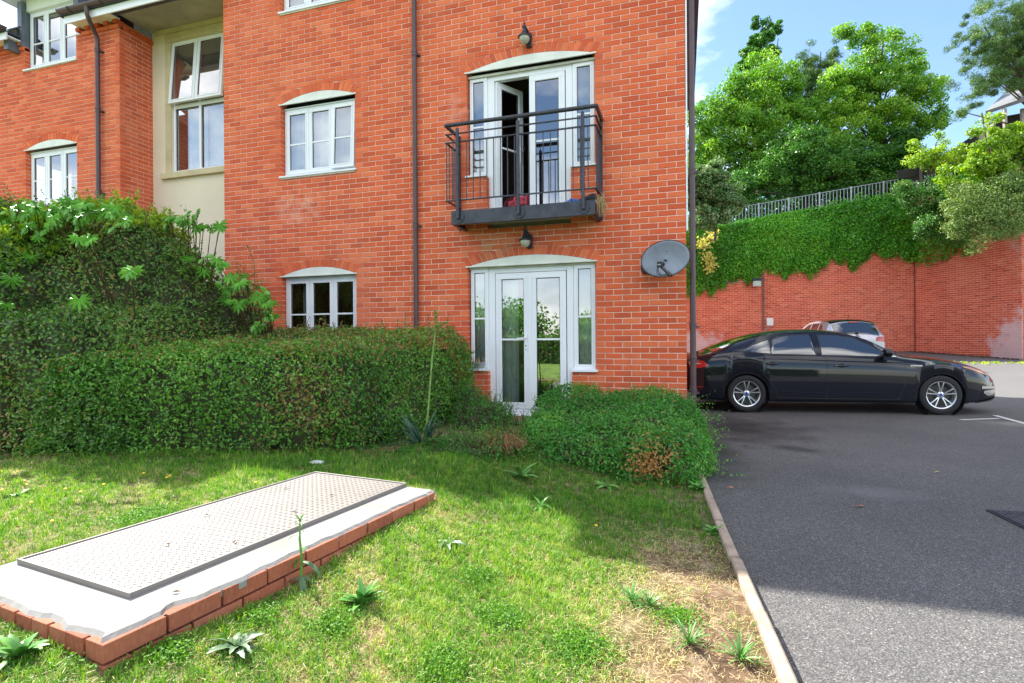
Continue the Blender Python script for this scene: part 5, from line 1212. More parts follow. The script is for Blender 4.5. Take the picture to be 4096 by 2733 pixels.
w3 = link('wall', None, None, RW); brickwork(w3, P2, (P3_-P2).to_2d().normalized(), 0.004, 6, -5, 80, [], M_RB1, M_RBJ, M_RMORTAR, 0)
# bank above
xs = np.arange(-14, 34, 1.); ys = np.arange(17.6, 60, 1.)
def bankz(X, Y): return np.minimum(5.0+.125*(X-.5), 6.8)+.13*(Y-17.6)
tag(link('bank', gridmesh('bank', xs, ys, bankz), M_BANK), kind='structure')
# railing on top of the wall
RL = thing('railing', 'galvanised steel railing climbing along the top of the ivy covered wall', 'railing')
def rz0(x): return 5.10+.122*(x-.5)
def ry(x): return 17.2+.05*x
bm2 = MB(); bm2.box(-.011, .011, -.011, .011, 0, .62); bm2 = bm2.mesh('baluster'); pm2 = MB(); pm2.box(-.028, .028, -.028, .028, -.1, .74); pm2 = pm2.mesh('post')
x = .2; i = 0
while x < 9.9:
    if i % 9 == 4: link('post', pm2, M_GALV, RL, Matrix.Translation((x, ry(x), rz0(x)-.0)))
    else: link('baluster', bm2, M_GALV, RL, Matrix.Translation((x, ry(x), rz0(x)+.06)))
    x += .125; i += 1
for dz in (.70, .06):
    mb = MB(); mb.bar((.1, ry(.1), rz0(.1)+dz), (9.9, ry(9.9), rz0(9.9)+dz), .04, .022); part('rail', mb, M_GALV, RL)

# ivy curtain
IV = thing('ivy', 'dense bright green ivy curtain hanging over the upper part of the retaining wall', 'ivy')
def ivy():
    n = 64000; u = rng.uniform(-1.2, 10.2, n); top = rz0(u)+.12+.14*wn(np.stack([u, u*0, u*0], 1), 1.6, 71); lo = dripz(u)-.10+.16*wn(np.stack([u, u*0, u*0], 1), 6, 72)+.10*wn(np.stack([u, u*0, u*0], 1), 19, 78)+rng.normal(0, .07, n); q = rng.random(n); z = lo+(top-lo)*q**.9
    P = np.stack([u, u*0, z], 1); bulge = .12+.22*np.sin(np.clip((z-lo)/(top-lo), 0, 1)*PI*.85)+.10*wn(P, 1.7, 73)+.07*wn(P, 5, 74)-.1*rng.random(n)**.5
    line = np.where(u < 8.45, 16.93+.05*(u+3), 17.5-(u-8.45)*1.676); nx = np.where(u < 8.45, .05, -.859); ny = np.where(u < 8.45, -.998, -.512)
    W = np.stack([u, line, z], 1)+np.stack([nx, ny, 0*u], 1)*np.maximum(bulge, .02)[:, None]; Nn = unit(np.stack([nx, ny, 0*u+.55], 1))
    t = np.clip(.5+.25*wn(P, 1.2, 75)+rng.normal(0, .2, n), 0, 1); foliage(IV, W, Nn, .075, t, M_IVY, aspect=.85, flat=.6, droop=1.2, fold=.15)
    # top fringe between the railing bars
    n = 5000; u = rng.uniform(-1, 9.8, n); W = np.stack([u, ry(u)+rng.uniform(-.25, .35, n), rz0(u)+.02+rng.uniform(0, 1, n)**2*(.16+.26*np.clip(wn(np.stack([u, u*0, u*0], 1), 2, 77), 0, 1))], 1); foliage(IV, W, np.tile([0, -.5, .8], (n, 1)), .08, rng.uniform(.3, 1, n), M_IVY, aspect=.8)
    n = 420; c = np.array([at(1632, 545, 22.4), at(1612, 560, 22.4), at(1625, 590, 22.4), at(1630, 610, 22.4)]); W = c[rng.integers(0, 4, n)]+rng.normal(0, .13, (n, 3)); foliage(IV, W, np.tile([0, -1, .3], (n, 1)), .12, rng.uniform(0, 1, n), M_YELLOWL, 'pale_foliage', aspect=.7)
ivy()
# floodlight, conduits, notice
FL = thing('floodlight', 'small floodlight fixed to the retaining wall under the ivy', 'floodlight', at(1737, 651, 22.05)); mb = MB(); mb.box(-.17, .17, -.05, .16, .10, .22); part('housing', mb, M_BLACKP, FL)
mb = MB(); mb.box(-.15, .15, -.09, .10, -.12, .10); bevel_obj(part('lamp_lens', mb, plain('pale_lens', (.40, .48, .42), .3, coat=.5), FL), .02)
p0 = at(1600, 653, 22.3); mb = MB(); mb.tube([(p0[0], 16.93+.05*(p0[0]+3)-.03, 2.82), (2.72, 17.19, 2.93)], .014, 8); solo('conduit', mb, M_GALV, 'thin steel conduit running left from the floodlight', 'conduit')
mb = MB()
for dx in (0, .05): mb.tube([(3.06+dx, 17.19, 3.3), (3.06+dx, 17.19, -.1)], .013, 8)
solo('conduit', mb, plain('dull_conduit', (.15, .12, .11), .6), 'pair of vertical conduits down the retaining wall beside the white notice', 'conduit')
NB = thing('notice', 'small blank white notice on the retaining wall beside the conduits', 'notice', (3.33, 17.19, 1.25)); mb = MB(); mb.box(-.12, .12, -.025, .0, -.15, .15); part('panel', mb, M_WHITE, NB); mb = MB(); mb.bar((.05, -.01, -.15), (-.42, -.05, -.5), .03, .012); part('strut', mb, M_GALV, NB)

# ---------------------------------------------------------------- trees on the bank
def tree(name, label, cat, D, blobs, base, mat, n, size, seed, clump=.34, dz=1., needles=False, tone0=.5, limbs=14, thick=.11, back=True, grp=None):
    """crown as many leaf clumps spread over lobes (px, py, radius px, depth offset)"""
    n = int(n*(1.15 if needles else 2.0)); size = size*(1 if needles else .74); b0 = at(base[0], base[1], D); t = thing(name, label, cat, b0, 0, grp); r = np.random.default_rng(seed); C_ = []; R_ = []
    for bx, by, br_, dd in blobs: C_.append(at(bx, by, D+dd)); R_.append(br_*1.08*K*(D+dd)/F_PX)
    C_ = np.array(C_); R_ = np.array(R_); wgt = R_**2.2; wgt /= wgt.sum(); nc = max(30, int(n/150)); j = r.choice(len(C_), nc, p=wgt)
    d = unit(r.normal(0, 1, (nc, 3))); q = r.random((nc, 1))**.42; cc = C_[j]+d*q*R_[j][:, None]*np.array([1, .9, dz])
    sz = clump*r.uniform(.6, 1.35, nc)
    i = r.integers(0, nc, n); 
    if needles:
        P = cc[i]+unit(r.normal(0, 1, (n, 3)))*sz[i][:, None]*r.random((n, 1))**.4*np.array([1, 1, .7]); Nn = r.normal(0, 1, (n, 3)); T = leaves(P, unit(Nn), size, .10, .2, .0)
    else:
        off = unit(r.normal(0, 1, (n, 3)))*sz[i][:, None]*r.random((n, 1))**.45*np.array([1.15, 1.15, .75]); P = cc[i]+off; Nn = unit(off+np.array([0, -.2, .45])*sz[i][:, None]); T = leaves(P, Nn, size, .75, .5, .2, .4)
    ct = r.normal(0, .13, nc); tone = np.clip(tone0+ct[i]+r.normal(0, .14, n)+.10*wn(P, .8, seed), 0, 1)
    me = np_mesh('crown', T-b0, 3, np.repeat(tone, 2)); link('crown', me, mat, t)
    tk = MB(); top = C_[np.argmax(C_[:, 2])]-b0; tk.tube([(0, 0, -.6), tuple(top*.3+np.array([.1, 0, 0])), tuple(top*.65), tuple(top*.92)], [thick*1.2, thick, thick*.6, .02], 8)
    for k in r.choice(nc, min(limbs, nc), replace=False):
        e = cc[k]-b0; s_ = top*np.clip(e[2]/max(top[2], .1)*.55, .1, .85); tk.tube([tuple(s_), tuple((s_+e)/2+np.array([0, 0, .12])), tuple(e)], [thick*.4, thick*.25, .012], 5)
    part('trunk', tk, M_BARK, t, True); return t
tree('poplar_tree', 'slim dark poplar rising highest at the left of the trees on the bank', 'tree', 29, [(1745, 60, 22, 0), (1742, 95, 30, 0), (1735, 135, 36, 0), (1730, 180, 42, 0), (1725, 240, 48, 0), (1780, 75, 12, .5), (1775, 115, 16, .5), (1790, 60, 8, .5)], (1740, 420), M_TREED, 16000, .15, 101, .20, tone0=.62, dz=1.25)
tree('maple_tree', 'broad bright green maple at the left of the trees on the bank', 'tree', 25, [(1745, 190, 55, 0), (1700, 230, 62, 0), (1760, 260, 80, 0), (1660, 290, 60, 0), (1720, 330, 80, 0), (1630, 340, 55, 0), (1790, 330, 70, 0), (1640, 400, 50, 0), (1780, 160, 38, .5), (1810, 190, 38, 0), (1800, 240, 50, 0), (1820, 300, 56, 0), (1700, 180, 34, 0), (1665, 225, 34, 0), (1600, 420, 50, 0), (1615, 270, 34, 0), (1680, 400, 60, 0), (1590, 300, 60, 1), (1600, 380, 50, .5)], (1700, 470), M_TREE, 30000, .15, 102, .36, tone0=.58, limbs=24)
tree('pine_tree', 'dark grey green pine between the two maples, its candles pointing up', 'tree', 26.5, [(1850, 130, 22, 0), (1838, 165, 36, 0), (1870, 190, 48, 0), (1910, 120, 20, 0), (1915, 95, 10, 0), (1898, 150, 34, 0), (1845, 230, 58, 0), (1890, 270, 60, 0), (1858, 95, 9, 0), (1832, 125, 8, 0), (1885, 90, 7, 0)], (1870, 450), M_PINE, 26000, .20, 103, .24, needles=True, tone0=.45)
tree('maple_tree', 'tall lime green maple right of the pine, reaching the top of the picture', 'tree', 24, [(2030, 50, 26, 0), (2010, 85, 34, 0), (1975, 105, 40, 0), (1990, 160, 62, 0), (2055, 85, 22, 0), (2060, 140, 40, 0), (2100, 150, 28, 0), (2085, 200, 50, 0), (2020, 240, 78, 0), (1950, 220, 60, 0), (2120, 235, 42, 0), (2140, 280, 30, 0), (1960, 310, 75, 0), (2050, 320, 66, 0), (2105, 120, 12, 0), (2150, 190, 16, 0), (2168, 265, 14, 0), (1945, 70, 18, 0), (1930, 60, 10, 0), (1900, 200, 40, 0), (1890, 280, 50, 0), (1920, 350, 60, 0), (2100, 300, 46, 0), (2010, 380, 60, 0), (2125, 200, 22, 0)], (2000, 450), M_TREE, 34000, .14, 104, .32, tone0=.66, limbs=26)
tree('broadleaf_tree', 'dense darker green tree filling the middle of the bank behind the railing', 'tree', 22.8, [(1830, 360, 66, 0), (1900, 380, 66, 0), (1760, 410, 52, 0), (1960, 400, 52, 0), (2020, 385, 46, 0), (1850, 430, 40, 0), (1700, 430, 40, 0), (1930, 430, 34, 0), (2040, 420, 26, 0)], (1850, 470), M_TREED, 24000, .13, 105, .34, tone0=.6, limbs=24)
tree('yew_tree', 'very dark upright conifer at the right end of the bank trees', 'tree', 22.5, [(2075, 350, 26, 0), (2078, 310, 20, 0), (2072, 385, 26, 0)], (2078, 420), M_TREED, 7000, .12, 106, .22, tone0=.42)
tree('buddleia_shrub', 'grey green shrub with pale narrow leaves at the left end of the railing', 'shrub', 20.2, [(1620, 425, 36, 0), (1650, 450, 34, 0), (1610, 465, 30, 0), (1685, 465, 22, 0), (1650, 405, 20, 0), (1600, 440, 30, 0), (1605, 492, 18, 0), (1640, 488, 16, 0), (1680, 430, 14, 0), (1590, 400, 22, 0), (1640, 385, 14, 0), (1710, 480, 12, 0), (1630, 508, 16, -.1), (1660, 500, 14, -.1), (1600, 510, 16, -.1)], (1640, 515), M_SILVERL, 15000, .13, 107, .22, tone0=.6, thick=.04)
tree('pine_tree', 'large scots pine reaching in from the right edge of the picture', 'tree', 19, [(2300, 30, 60, 0), (2240, 90, 36, 0), (2210, 130, 22, 0), (2290, 130, 56, 0), (2340, 110, 60, 0), (2225, 170, 22, 0), (2180, 120, 10, 0), (2190, 195, 16, 0), (2230, 205, 24, 0), (2270, 190, 34, 0), (2320, 190, 32, 0), (2200, 262, 13, 0), (2235, 248, 15, 0), (2265, 232, 16, 0), (2190, 85, 8, 0), (2205, 60, 14, 0), (2240, 30, 22, 0), (2390, 120, 90, 0), (2360, 30, 60, 0), (2420, 240, 50, 1)], (2480, 420), M_PINE, 60000, .15, 108, .20, needles=True, tone0=.55, limbs=26, thick=.12)
tree('birch_tree', 'thin yellow green sapling against the sky between the yew and the right hand shrubs', 'tree', 19.5, [(2110, 335, 22, 0), (2130, 365, 30, 0), (2170, 350, 26, 0), (2105, 375, 24, 0), (2190, 375, 26, 0), (2150, 320, 10, 0), (2200, 340, 10, 0)], (2130, 420), M_LIME, 2600, .10, 109, .22, tone0=.5, thick=.03, limbs=20)
tree('lime_shrub', 'bright lime green leafy shrub on top of the wall at the right', 'shrub', 17.2, [(2250, 340, 30, 0), (2300, 330, 36, 0), (2210, 385, 34, 0), (2270, 390, 44, 0), (2340, 360, 44, 0), (2190, 420, 26, 0), (2240, 300, 12, 0), (2280, 270, 14, 0), (2225, 430, 36, 0), (2330, 300, 20, 0), (2390, 340, 60, 0), (2170, 400, 14, 0), (2250, 240, 8, 0), (2230, 265, 8, 0)], (2290, 480), M_LIME, 11000, .12, 110, .24, tone0=.35, thick=.04, limbs=26)
tree('hanging_shrub', 'olive green cotoneaster spilling over the right end of the retaining wall', 'shrub', 16.6, [(2260, 470, 40, 0), (2310, 450, 46, 0), (2290, 500, 34, -.4), (2345, 480, 44, 0), (2230, 480, 34, 0), (2210, 520, 26, -.3), (2250, 535, 16, -.5), (2380, 470, 50, 0), (2200, 460, 30, 0), (2330, 425, 34, 0), (2240, 560, 16, -.5), (2320, 520, 26, -.4), (2275, 540, 20, -.5), (2215, 500, 30, -.3), (2350, 505, 30, -.3)], (2300, 480), leafmat('olive_leaf', [(0, (.05, .11, .02)), (.5, (.15, .26, .05)), (.9, (.36, .46, .14)), (1, (.34, .15, .06))], .5, .2), 22000, .075, 111, .26, tone0=.5, thick=.03, limbs=40)
tree('mixed_shrub', 'dark green shrub with brown dead stems above the corner of the retaining wall', 'shrub', 19.2, [(2150, 450, 34, 0), (2110, 470, 26, 0), (2170, 490, 34, -.3), (2130, 520, 26, -.5), (2080, 440, 20, 0), (2190, 550, 22, -.8)], (2140, 480), leafmat('mixed_leaf', [(0, (.03, .10, .015)), (.6, (.07, .24, .03)), (.86, (.14, .34, .05)), (.9, (.22, .12, .07)), (1, (.38, .16, .10))], .45, .2), 13000, .085, 112, .26, tone0=.55, thick=.03, limbs=30)
# rough undergrowth of the bank behind the railing
n = 34000; u = rng.uniform(-2, 13, n); yy_ = rng.uniform(17.7, 27, n); W = np.stack([u, yy_, bankz(u, yy_)+rng.random(n)**1.3*(1.15+.5*wn(np.stack([u, yy_, 0*u], 1), 1.5, 81))], 1)
ug = np_mesh('undergrowth', leaves(W, np.tile([0, -.4, .8], (n, 1)), .14, .6, .5), 3, np.repeat(np.clip(rng.normal(.4, .2, n), 0, 1), 2)); tag(link('undergrowth', ug, M_TREED), 'dark leafy undergrowth on the bank under the trees', 'undergrowth', kind='stuff')

# far trees closing the view behind the bank
for i, (px_, py_, r_, D) in enumerate(((1620, 420, 60, 38), (1760, 400, 70, 40), (1900, 380, 70, 42))):
    tree('distant_tree', ('dark distant tree behind the left maple', 'dark distant tree behind the poplar', 'dark distant tree behind the pine')[i], 'tree', D, [(px_, py_, r_, 0), (px_+50, py_+20, r_*.8, 0), (px_-50, py_+25, r_*.8, 0)], (px_, py_+60), M_TREED, 6000, .28, 120+i, .6, tone0=.4, grp='trees behind the bank trees')

# dark fence boards at the top of the slope, a house and a gable beyond
FB = thing('board_fence', 'low black timber boards with a post at the upper end of the railing', 'fence', at(2110, 400, 20.5)); f0 = np.array(at(2110, 400, 20.5))
for (a, b, c, d) in (((2060, 402), (2152, 386), .34, 0), ((2062, 414), (2120, 405), .2, .05)):
    mb = MB(); mb.bar(tuple(at(*a, 20.5+d)-f0), tuple(at(*b, 20.3+d)-f0), .05, c); part('board', mb, M_WOOD, FB)
mb = MB(); p = at(2113, 395, 20.3)-f0; mb.bar(p-np.array([0, 0, .5]), p+np.array([0, 0, .32]), .09, .07); part('post', mb, plain('grey_post', (.16, .15, .14), .8), FB)
HS = thing('brick_house', 'distant brick house with red tiled roof seen through the yellow sapling', 'house', at(2150, 420, 42)); h0 = np.array(at(2150, 420, 42))
mb = MB(); mb.box(-3, 3.4, 0, 5, -5, 1.0); part('wall', mb, M_RBJ, HS); mb = MB(); mb.add([(-3.3, -.3, 1.0), (3.7, -.3, 1.0), (3.2, 3, 2.9), (-2.8, 3, 2.9), (-3.3, 6, 1), (3.7, 6, 1)], [(0, 1, 2, 3), (3, 2, 5, 4), (0, 3, 4), (1, 5, 2)]); part('roof', mb, M_REDTILE, HS)
mb = MB(); mb.box(-1.6, -.6, -.03, .05, -.6, .6); wn_ = part('window', mb, M_UPVC, HS); mb = MB(); mb.box(-1.52, -.68, -.05, -.03, -.52, .52); part('pane', mb, M_CARGLASS, wn_)
GB = thing('gabled_building', 'dark building with pale grey roof and timber posts at the right edge behind the shrubs', 'building', at(2330, 300, 19.5)); g0 = np.array(at(2330, 300, 19.5))
gp_ = lambda x, y, D=19.5: tuple(np.array(at(x, y, D))-g0)
mb = MB(); mb.add([gp_(2262, 255), gp_(2360, 222, 18.5), gp_(2480, 215, 18.5), gp_(2480, 120, 23), gp_(2340, 180, 23)], [(0, 1, 2, 3, 4)]); ob = part('roof', mb, plain('grey_roof_sheet', (.20, .21, .23), .6, var=.12), GB); sd = ob.modifiers.new('s', 'SOLIDIFY'); sd.thickness = .12
mb = MB(); mb.prism([(-1.1, -3.2), (3.2, -3.2), (3.2, .95), (-.2, .62), (-.75, .35)], .2, 3.2); part('wall', mb, M_WOOD, GB)
for a, b in (((2268, 262), (2268, 420)), ((2305, 250), (2312, 420)), ((2346, 250), (2350, 430))):
    mb = MB(); mb.bar(gp_(*a, 19.1), gp_(*b, 19.1), .09, .09); part('post', mb, plain('pale_post', (.38, .34, .32), .8), GB)
mb = MB(); mb.bar(gp_(2262, 300, 19.0), gp_(2308, 262, 19.0), .07, .07); part('brace', mb, M_STUCCO, GB)
# garden rail in front of the gable
mb = MB()
for i in range(12): mb.bar(tuple(at(2262+i*9, 372, 17.9)), tuple(at(2262+i*9, 400, 17.9)), .02, .02)
mb.bar(tuple(at(2260, 372, 17.9)), tuple(at(2370, 368, 17.9)), .03, .03); solo('garden_rail', mb, M_GALV, 'pale metal garden rail half hidden in the lime shrub at the right', 'railing')
# pruned twigs on the far tarmac
n = 110; c = np.array([8.9, 12.9, float(tz(12.9))]); W = c+rng.normal(0, 1, (n, 3))*np.array([.8, .15, 0])+np.array([0, 0, 1])*rng.uniform(.01, .07, (n, 1)); o = link('leaf_litter', np_mesh('leaf_litter', leaves(W, np.tile([0, 0, 1.], (n, 1)), .09, .6, .5), 3, np.repeat(rng.uniform(.4, .9, n), 2)), M_LIME); tag(o, 'green cut twigs lying on the sunlit tarmac near the wall', 'cut twigs', kind='stuff')
n = 900; q = rng.random(n); W = np.where(q[:, None] < .6, np.array([8.45, 17.5, 0])+(np.array([1.85, -3.1, 0]))*rng.random((n, 1)), np.array([3, 17.2, 0])+np.array([5.45, .27, 0])*rng.random((n, 1)))+np.stack([-rng.random(n)*.25-.05, -rng.random(n)*.3-.05, 0*q], 1); W[:, 2] = tz(W[:, 1])+rng.random(n)*.04
tag(link('leaf_litter', np_mesh('leaf_litter', leaves(W, np.tile([0, 0, 1.], (n, 1)), .06, .6, .6), 3), M_STEM), 'brown leaf litter along the foot of the retaining wall', 'leaf litter', kind='stuff')

# ================================================================ CARS
def hermite(xs, ys, x):
    xs = np.array(xs, float); ys = np.array(ys, float); d = np.diff(ys)/np.diff(xs); m = np.zeros(len(xs)); m[0], m[-1] = d[0], d[-1]
    for i in range(1, len(xs)-1): m[i] = 0 if d[i-1]*d[i] <= 0 else 2*d[i-1]*d[i]/(d[i-1]+d[i])
    i = np.clip(np.searchsorted(xs, x)-1, 0, len(xs)-2); h = xs[i+1]-xs[i]; t = (x-xs[i])/h
    return ((2*t**3-3*t**2+1)*ys[i]+(t**3-2*t**2+t)*h*m[i]+(-2*t**3+3*t**2)*ys[i+1]+(t**3-t**2)*h*m[i+1])
class Car:
    def __init__(s, root, HW, st, wheels, rw):
        s.root, s.HW, s.wheels, s.rw = root, HW, wheels, rw; s.T = {k: np.array(v, float) for k, v in st.items()}
    def c(s, k, x): t = s.T[k]; return float(hermite(t[:, 0], t[:, 1], np.array([x]))[0])
    def section(s, x):
        zb = s.c('bot', x); zbelt = s.c('belt', x); ze = s.c('edge', x); zt = s.c('top', x); pl = s.c('plan', x); bi = s.c('bi', x); ei = s.c('ei', x)
        ar = 0
        for w in s.wheels:
            if abs(x-w) < s.rw: ar = max(ar, .30+math.sqrt(s.rw**2-(x-w)**2))
        z0 = max(zb, ar); H = s.HW-pl; m = z0+(zbelt-z0)
        P = [(H-.045 if z0 == zb else H-.012, z0), (H-.012, z0+.035), (H-.002, max(z0+.06, min(.42, zbelt-.1))), (H-.004, max(z0+.09, zbelt-.30*(zbelt-z0)*1.0-.0)), (H-.012 if zbelt-z0 > .2 else H-.015, zbelt-.13 if zbelt-.13 > z0+.1 else (zbelt+z0)/2+.06), (H-bi*.55, zbelt-.035), (H-bi, zbelt)]
        for q in (.25, .5, .75): P.append((H-bi-(ei-bi)*(q**1.25), zbelt+(ze-zbelt)*q))
        P.append((H-ei, ze)); Hh = H-ei
        for q in (.15, .35, .6, 1.): P.append((Hh*(1-q), ze+(zt-ze)*(1-(1-q)**2.4)))
        # keep z monotone
        for i in range(1, len(P)):
            if P[i][1] < P[i-1][1] and i < 7: P[i] = (P[i][0], P[i-1][1]+.002)
        return P
    def side(s, x, z):
        P = s.section(x)
        for a, b in zip(P[:-1], P[1:]):
            if a[1] <= z <= b[1] and b[1]-a[1] > 1e-5: return a[0]+(b[0]-a[0])*(z-a[1])/(b[1]-a[1])
        return P[-1][0] if z > P[-1][1] else P[0][0]
    def body(s, mat, xs, name='body'):
        mb = MB(); n = len(s.section(0))
        for x in xs:
            P = s.section(x); full = [(x, -h, z) for h, z in P]+[(x, h, z) for h, z in P[-2::-1]]; mb.v += full
        m = 2*n-1
        for i in range(len(xs)-1):
            for k in range(m-1): mb.f.append((i*m+k, (i+1)*m+k, (i+1)*m+k+1, i*m+k+1))
        mb.f.append(tuple(range(m))[::-1]); mb.f.append(tuple((len(xs)-1)*m+k for k in range(m)))
        me = mb.mesh(name, True); return link(name, me, mat, s.root)
    def panel(s, name, lower, upper, x0, x1, mat, nx=18, nz=5, off=.006, sides=(-1, 1), parent=None, label=None):
        out = []
        for sd_ in sides:
            mb = MB()
            for x in np.linspace(x0, x1, nx+1):
                a, b = np.interp(x, *zip(*lower)), np.interp(x, *zip(*upper))
                for q in range(nz+1):
                    z = a+(b-a)*q/nz; mb.v.append((x, sd_*(s.side(x, z)+off), z))
            for i in range(nx):
                for q in range(nz):
                    b = i*(nz+1)+q; f = (b, b+nz+1, b+nz+2, b+1); mb.f.append(f if sd_ < 0 else f[::-1])
            o = part(name, mb, mat, parent or s.root, True); out.append(o)
            if label: o['label'] = label
        return out
    def seam(s, pts, mat, r=.0035, sides=(-1, 1), name='panel_gap', off=.001):
        for sd_ in sides:
            mb = MB(); mb.tube([(x, sd_*(s.side(x, z)+off), z) for x, z in pts], r, 5); part(name, mb, mat, s.root, True)
    def wheel(s, x, sd_, R, spokes=5):
        w = bpy.data.objects.new('wheel', None); COL.objects.link(w); w.parent = s.root; w.location = (x, sd_*(s.HW-.125), R); w.rotation_euler = (0, 0, 0 if sd_ < 0 else PI)
        rr0 = R*.695
        mb = MB(); mb.lathe([(rr0, -.09), (rr0+.02, -.105), (R-.03, -.105), (R-.008, -.09), (R, -.06), (R, .06), (R-.008, .09), (rr0+.02, .10), (rr0, .09)], 48, 'y'); part('tyre', mb, M_TYRE, w, True)
        mb = MB(); mb.lathe([(rr0+.004, -.104), (rr0-.012, -.098), (rr0-.02, -.08), (rr0-.035, .07), (rr0-.035, .09)], 48, 'y')
        for k in range(spokes):
            a0 = 2*PI*k/spokes+PI/2
            for da, w0, w1 in ((-.20, .024, .030), (.20, .024, .030)):
                a1 = a0+da; p0 = Vector((math.cos(a0+da*.35)*.042, -.075, math.sin(a0+da*.35)*.042)); p1 = Vector((math.cos(a1)*(rr0-.014), -.092, math.sin(a1)*(rr0-.014)))
                d = (p1-p0).normalized(); s_ = d.cross(Vector((0, 1, 0))).normalized(); Z = Vector((0, 1, 0)); b = len(mb.v)
                for p, ww in ((p0, w0), (p0*.5+p1*.5+Vector((0, -.006, 0)), .019), (p1, w1)):
                    mb.v += [tuple(p+s_*ww*.5+Z*.02), tuple(p+s_*ww*.35-Z*.004), tuple(p-s_*ww*.35-Z*.004), tuple(p-s_*ww*.5+Z*.02)]
                for i in range(2):
                    for k2 in range(3): mb.f.append((b+i*4+k2, b+i*4+k2+1, b+i*4+4+k2+1, b+i*4+4+k2))
        mb.lathe([(0, -.088), (.030, -.088), (.052, -.080), (.060, -.055), (.060, 0)], 24, 'y')
        ri = part('rim', mb, M_RIM, w, True)
        mb = MB(); mb.lathe([(0, -.0915), (.024, -.0915), (.026, -.087)], 20, 'y'); part('hub_badge', mb, M_BLUE, w)
        mb = MB()
        for k in range(5): a = 2*PI*k/5-PI/2+.0; mb.lathe([(0, -.087), (.007, -.087), (.009, -.07)], 8, 'y', (.043*math.cos(a+.63), 0, .043*math.sin(a+.63)))
        part('wheel_bolt', mb, M_BLACKP, w)
        mb = MB(); mb.lathe([(0, -.01), (rr0*.72, -.01), (rr0*.72, .01), (0, .012)], 32, 'y'); mb.lathe([(0, .03), (R-.02, .03), (R-.02, .05)], 24, 'y'); part('brake_disc', mb, plain('dark_disc', (.09, .085, .08), .5, metal=.5) if 'dark_disc' not in bpy.data.materials else bpy.data.materials['dark_disc'], w, True)
        return w

e_ = np.array([4.0-1.002, 3.453-3.013]); e_ /= np.linalg.norm(e_); nrm = np.array([-e_[1], e_[0]]); HW = .93
r0 = np.array([1.002, 3.013])+nrm*HW
CR = thing('saloon_car', 'black hatchback saloon car parked side on behind the corner of the flats', 'car', (r0[0], r0[1], -.71), math.atan2(e_[1], e_[0]))
ST = dict(bot=[(-.95, .34), (-.8, .24), (-.4, .20), (.4, .185), (2.6, .185), (3.4, .19), (3.75, .20), (4.16, .24)],
          belt=[(-.95, .86), (-.75, .95), (-.4, 1.02), (-.05, 1.035), (.3, .99), (1.14, .968), (2.18, .935), (2.55, .915), (3.1, .86), (3.45, .80), (3.75, .71), (3.98, .58), (4.16, .44)],
          edge=[(-.95, .875), (-.75, .965), (-.5, 1.03), (-.2, 1.15), (.1, 1.245), (.4, 1.325), (.8, 1.365), (1.2, 1.375), (1.6, 1.345), (1.95, 1.245), (2.3, 1.06), (2.5, .96), (2.7, .925), (3.1, .885), (3.45, .825), (3.75, .735), (3.98, .60), (4.16, .45)],
          top=[(-.95, .90), (-.80, .985), (-.62, 1.025), (-.4, 1.125), (0, 1.27), (.4, 1.375), (.8, 1.425), (1.2, 1.435), (1.6, 1.40), (1.95, 1.29), (2.3, 1.11), (2.55, .995), (2.8, .965), (3.2, .925), (3.5, .865), (3.75, .785), (3.98, .64), (4.16, .47)],
          plan=[(-.95, .17), (-.8, .085), (-.5, .03), (0, 0), (3.0, 0), (3.3, .02), (3.6, .09), (3.85, .22), (4.02, .38), (4.16, .60)],
          bi=[(-.95, .05), (-.4, .09), (0, .085), (.5, .06), (2.2, .07), (2.7, .10), (3.2, .14), (3.7, .12), (4.16, .04)],
          ei=[(-.95, .09), (-.4, .17), (0, .26), (.6, .30), (1.2, .31), (1.8, .30), (2.2, .22), (2.6, .18), (3.2, .24), (3.7, .2), (4.16, .08)])
car = Car(CR, HW, ST, (0., 3.015), .365)
xs = sorted(set(np.round(np.concatenate([np.linspace(-.95, 4.16, 90), np.linspace(-.37, .37, 25), np.linspace(2.645, 3.385, 25)]), 4)))
car.body(M_PAINT, xs)
mb = MB(); mb.box(-.70, 3.5, -.76, .76, .17, .55); mb.box(.5, 2.5, -.84, .84, .17, .60); part('underbody', mb, M_BLACKP, CR)
for x in (0., 3.015):
    for sd_ in (-1, 1): car.wheel(x, sd_, .322 if x > 1 else .318)
    for ya, yb in ((-.80, -.905), (.905, .80)): mb = MB(); mb.lathe([(.361, ya), (.361, yb)], 40, 'y', (x, 0, .30)); part('wheel_arch_liner', mb, M_BLACKP, CR, True)
